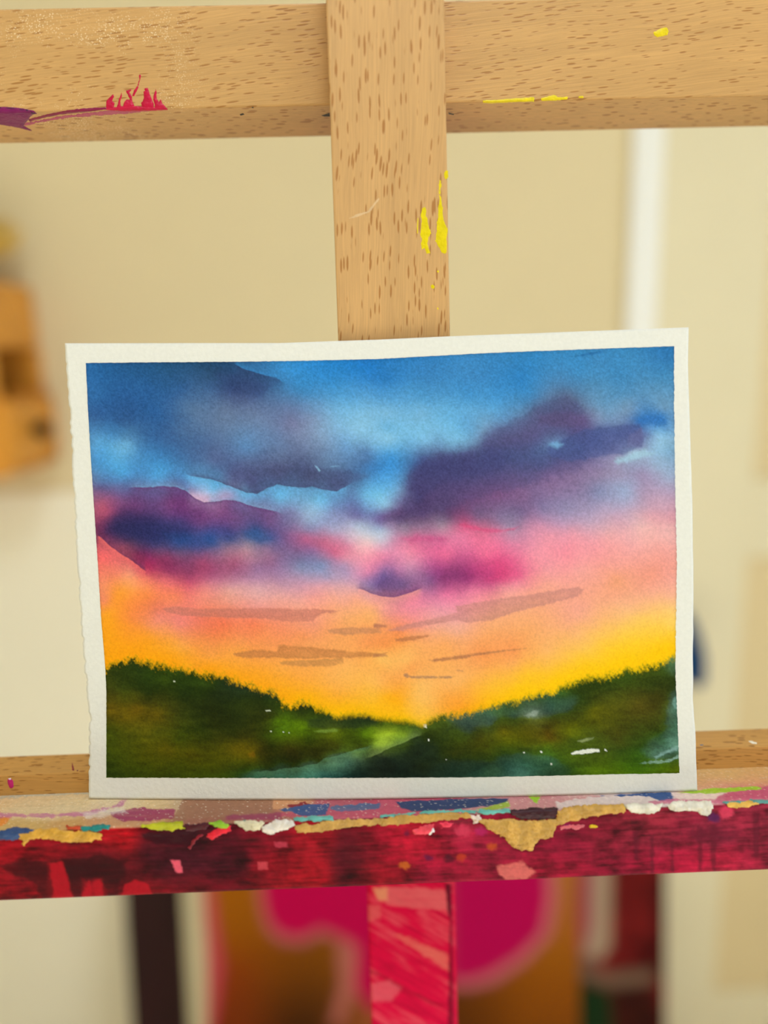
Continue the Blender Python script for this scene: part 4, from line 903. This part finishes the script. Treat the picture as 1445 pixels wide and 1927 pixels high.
# ================================================================ canvases leaning against the back wall
def canvas(name, label, px0, px1, pytop, lean_off, depth_off, painter, thick=.02, res=(150, 130), cat='painting', mat=None):
    """a stretched canvas standing on the floor; px0/px1 left/right edges seen at photo row 1780"""
    yb = Y1 - depth_off - lean_off; yt = Y1 - depth_off - thick
    top = whit(np.array(700.), np.array(float(pytop)), WN, (0, yt, 0)); H = float(top[2])
    tv = np.array([0, yt - yb, H]); Ln = np.linalg.norm(tv); tv /= Ln
    n = np.array([0, -tv[2], tv[1]])
    p0 = np.array([0, yb, 0.0])
    xl = float(whit(np.array(float(px0)), np.array(1780.), n, p0)[0]); xr = float(whit(np.array(float(px1)), np.array(1780.), n, p0)[0])
    root = empty(name, ((xl + xr) / 2, yb + thick * .5, 0), label, cat, None)
    loc = np.array([(xl + xr) / 2, yb + thick * .5, 0])
    def sheet_(nu, nv, off):
        u, v = np.meshgrid(np.linspace(xl, xr, nu), np.linspace(0, Ln, nv))
        return p0 + n * off + np.stack([u, np.zeros_like(u), np.zeros_like(u)], -1) + v[..., None] * tv
    w = [sheet_(2, 2, 0).reshape(-1, 3), sheet_(2, 2, -thick).reshape(-1, 3)]
    V = np.vstack(w) - loc
    f = [(0, 1, 3, 2), (4, 6, 7, 5), (0, 2, 6, 4), (1, 5, 7, 3), (2, 3, 7, 6), (0, 4, 5, 1)]
    mesh_obj('stretched_canvas', V, f, mat or M['rawcanvas'], root)
    if painter:
        Pq = sheet_(*res, .0004); X, Y = project(Pq.reshape(-1, 3)); X = X.reshape(Pq.shape[:2]); Y = Y.reshape(Pq.shape[:2])
        mesh_obj('painted_face', (Pq - loc).reshape(-1, 3), grid_faces(*res), M['canvas'], root, True, painter(X, Y).reshape(-1, 3))
    return root
def paint_magenta(X, Y):
    P, Cc = parse('''420 1680 a8600a;460 1750 a05a06;430 1850 96380c;470 1900 7a3a0c;520 1820 8a4a06;560 1850 7a400a;600 1800 8a4e06;600 1880 4a2806;560 1920 3a1e08;640 1820 8a4e0a;680 1900 a85a30;430 1950 803010;420 1600 a8620a;700 1600 a05a08
1060 1680 b07a0c;1060 1740 a8660c;1050 1800 a05c10;1000 1850 9a5406;940 1880 8c4a06;900 1900 6a3606;880 1920 5a2e08;1000 1920 8a4a0a;1060 1880 94500c;1080 1700 b0505c;1060 1950 80440a''', 0, 0, 1)
    C = shepard(X, Y, P, Cc, 45); cv = Canvas(X, Y, C)
    A = pts('480 1500 700 1500 700 1900 662 1860 664 1790 640 1772 606 1758 570 1776 528 1772 504 1750 492 1716 484 1660')
    cv.poly(np.array(A) , 'd06a78', .9, 12, 0)
    cv.poly(pts('494 1500 870 1500 870 1850 790 1870 700 1905 668 1860 672 1780 640 1762 604 1746 568 1764 532 1760 510 1740 500 1716 492 1660'), 'c8004e', 1, 5)
    cv.poly(pts('650 1770 668 1800 664 1870 640 1930 622 1930 640 1850 634 1790'), 'c47066', .9, 9)
    R = pts('850 1500 1040 1500 1048 1690 1036 1760 990 1810 930 1850 880 1862 850 1858')
    cv.poly(R, 'd06878', .9, 10, 0)
    cv.poly(pts('850 1500 1024 1500 1030 1690 1018 1755 978 1796 920 1832 880 1844 850 1842'), 'c00054', 1, 5)
    cv.poly(pts('330 1450 386 1450 384 1700 392 1800 390 1950 330 2000'), 'cfc2a0', 1, 6)
    cv.poly(pts('384 1450 404 1450 402 1680 412 1760 420 1820 410 1900 392 1960 390 1800 384 1700'), 'd04a5a', .95, 7, 4, 30, 2)
    return C
def paint_redgreen(X, Y):
    C = np.ones(X.shape + (3,)) * lin('6a1616')
    n = fbm(X / 40, Y / 45, 2, 4); C *= np.clip(1 + 2.2 * n, .3, 1.8)[..., None]
    cv = Canvas(X, Y, C)
    cv.poly(pts('1000 1450 1120 1450 1118 1760 1090 1800 1000 1800'), 'b04a5c', .9, 8)
    cv.poly(pts('1116 1450 1152 1450 1148 1780 1130 1806 1096 1800 1112 1740'), 'b49a82', .95, 9)
    cv.poly(pts('1080 1800 1140 1830 1230 1824 1232 1850 1150 1862 1080 1840'), '7a6250', .9, 9)
    cv.poly(pts('1060 1840 1110 1850 1150 1866 1160 1960 1060 1990'), '0c3418', .95, 9)
    cv.poly(pts('1150 1862 1240 1856 1240 2000 1160 2000'), '2a130c', .85, 10)
    cv.poly(pts('1230 1640 1262 1640 1250 1740 1226 1780'), '2a0f0c', .7, 10)
    return C
canvas('abstract_canvas', 'abstract canvas with magenta shapes on orange brown behind the easel mast', 348, 1089, 1575, .10, .05, paint_magenta)
canvas('abstract_canvas', 'dark maroon canvas standing beside the pale edge of the magenta canvas', 240, 560, 1600, .10, .022, None, mat=M['maroon'])
canvas('abstract_canvas', 'dark red and green canvas leaning beside the cream door', 940, 1252, 1590, .10, .024, paint_redgreen)

# ================================================================ small wooden wall cabinet at the left
wq = wallx(78, 640); wd = wallx(104, 790)
XS = float(wq[0]); XD = float(wd[0])
ztop = float(wallx(60, 538)[2]); zmid = float(wallx(70, 655)[2]); zdr = float(wallx(85, 735)[2]); zbot = float(wallx(95, 868)[2])
CD, CW = .15, .30                                    # depth off the wall, width
cab = empty('wall_cabinet', (XS - CW / 2, Y1 - CD / 2, zbot), 'small orange wooden wall cabinet with an open cubby and a drawer', 'cabinet')
ox, oy, oz = XS - CW / 2, Y1 - CD / 2, zbot
def cbox(x0, x1, y0, y1, z0, z1, bv=.004): return box(x0 - ox, x1 - ox, y0 - oy, y1 - oy, z0 - oz, z1 - oz, bv)
yb_, yf_ = Y1 - .001, Y1 - CD
bm_obj('top_block', cbox(XS - CW, XS, yf_, yb_, zmid, ztop, .012), M['orange_wood'], cab, False)
b = cbox(XS - CW, XS - .10, yf_, yb_, zdr, zmid, .0)
bm_obj('cubby_back', b, M['dark'], cab)  # shade inside the cubby put into its near-black colour
bm_obj('cubby_side', cbox(XS - .105, XS - .002, yb_ - .022, yb_, zdr, zmid, .002), M['orange_wood'], cab)
bm_obj('cubby_side', cbox(XS - .105, XS - .002, yf_, yf_ + .012, zdr, zmid, .002), M['orange_wood'], cab)
bm_obj('drawer_case', cbox(XS - CW, XS - .005, yf_, yb_, zbot, zdr, .006), M['orange_wood'], cab)
dr = bm_obj('drawer', cbox(XS - .006, XD, yf_ + .004, yb_ - .004, zbot + .004, zdr - .002, .014), M['orange_wood'], cab)
kz = (zbot + zdr) / 2 + .003
kn = lathe([(.006, 0), (.006, .006), (.012, .010), (.013, .016), (.008, .020)], 16)
bmesh.ops.rotate(kn, verts=kn.verts, matrix=Matrix.Rotation(math.pi / 2, 3, 'Y'))
bmesh.ops.translate(kn, verts=kn.verts, vec=(XD - ox - .001, -.002 + Y1 - CD * .47 - oy, kz - oz))
bm_obj('drawer_knob', kn, M['dark'], dr, True)
# cream jug in the cubby
jy = Y1 - .075
jug = bm_obj('jug', lathe([(.012, 0), (.017, .008), (.018, .022), (.012, .038), (.009, .046), (.012, min(.056, zmid - zdr - .004))], 20), M['cream'], None, True)
jug.location = (XS - .045, jy - .012, zdr + .0005); jug.scale = (.62, .62, .9)
tag(jug, 'cream jug inside the dark cubby of the orange wall cabinet', 'jug')
# dried bunch lying on top of the cabinet
rng = np.random.RandomState(4)
bun = empty('dried_bouquet', (XS - .05, Y1 - .07, ztop), 'bunch of dried yellow straw and grey leaves lying on the wall cabinet', 'dried flowers')
b = bmesh.new()
for k in range(46):
    y = rng.uniform(-.03, .03); z = .004 + abs(rng.normal(0, .008))
    ex_ = rng.uniform(.02, .06)
    tube(b, [(-.15, y * .5, z), (-.05, y * .7, z + .014), (ex_ * .6, y, z + .03 + rng.uniform(0, .02)), (ex_, y * 1.2, z + .035 + rng.uniform(0, .035))], [.0024, .003, .0055, .003], 6)
bm_obj('straw_stems', b, M['straw'], bun)
for k in range(14):
    bl = bmesh.new()
    a = rng.uniform(-.8, .8); l = rng.uniform(.07, .10); q0 = Vector((rng.uniform(-.13, -.01), rng.uniform(-.025, .025), .015 + rng.uniform(0, .02)))
    d_ = Vector((math.cos(a), math.sin(a) * .4, rng.uniform(.35, .8))).normalized(); sd = Vector((-math.sin(a), math.cos(a), .2)).normalized()
    up = d_.cross(sd).normalized()
    rows = []
    for j in range(7):
        tt = j / 6; wd_ = .013 * math.sin(math.pi * min(.97, .08 + tt * .92)) + .0008
        c_ = q0 + d_ * l * tt + up * (.010 * tt * tt)
        rows.append([bl.verts.new(c_ - sd * wd_), bl.verts.new(c_ + up * .0025), bl.verts.new(c_ + sd * wd_)])
    for r0, r1 in zip(rows, rows[1:]):
        bl.faces.new((r0[0], r0[1], r1[1], r1[0])); bl.faces.new((r0[1], r0[2], r1[2], r1[1]))
    bmesh.ops.solidify(bl, geom=bl.faces[:], thickness=.0008)
    bm_obj('dry_leaf', bl, M['sage'], bun, True)
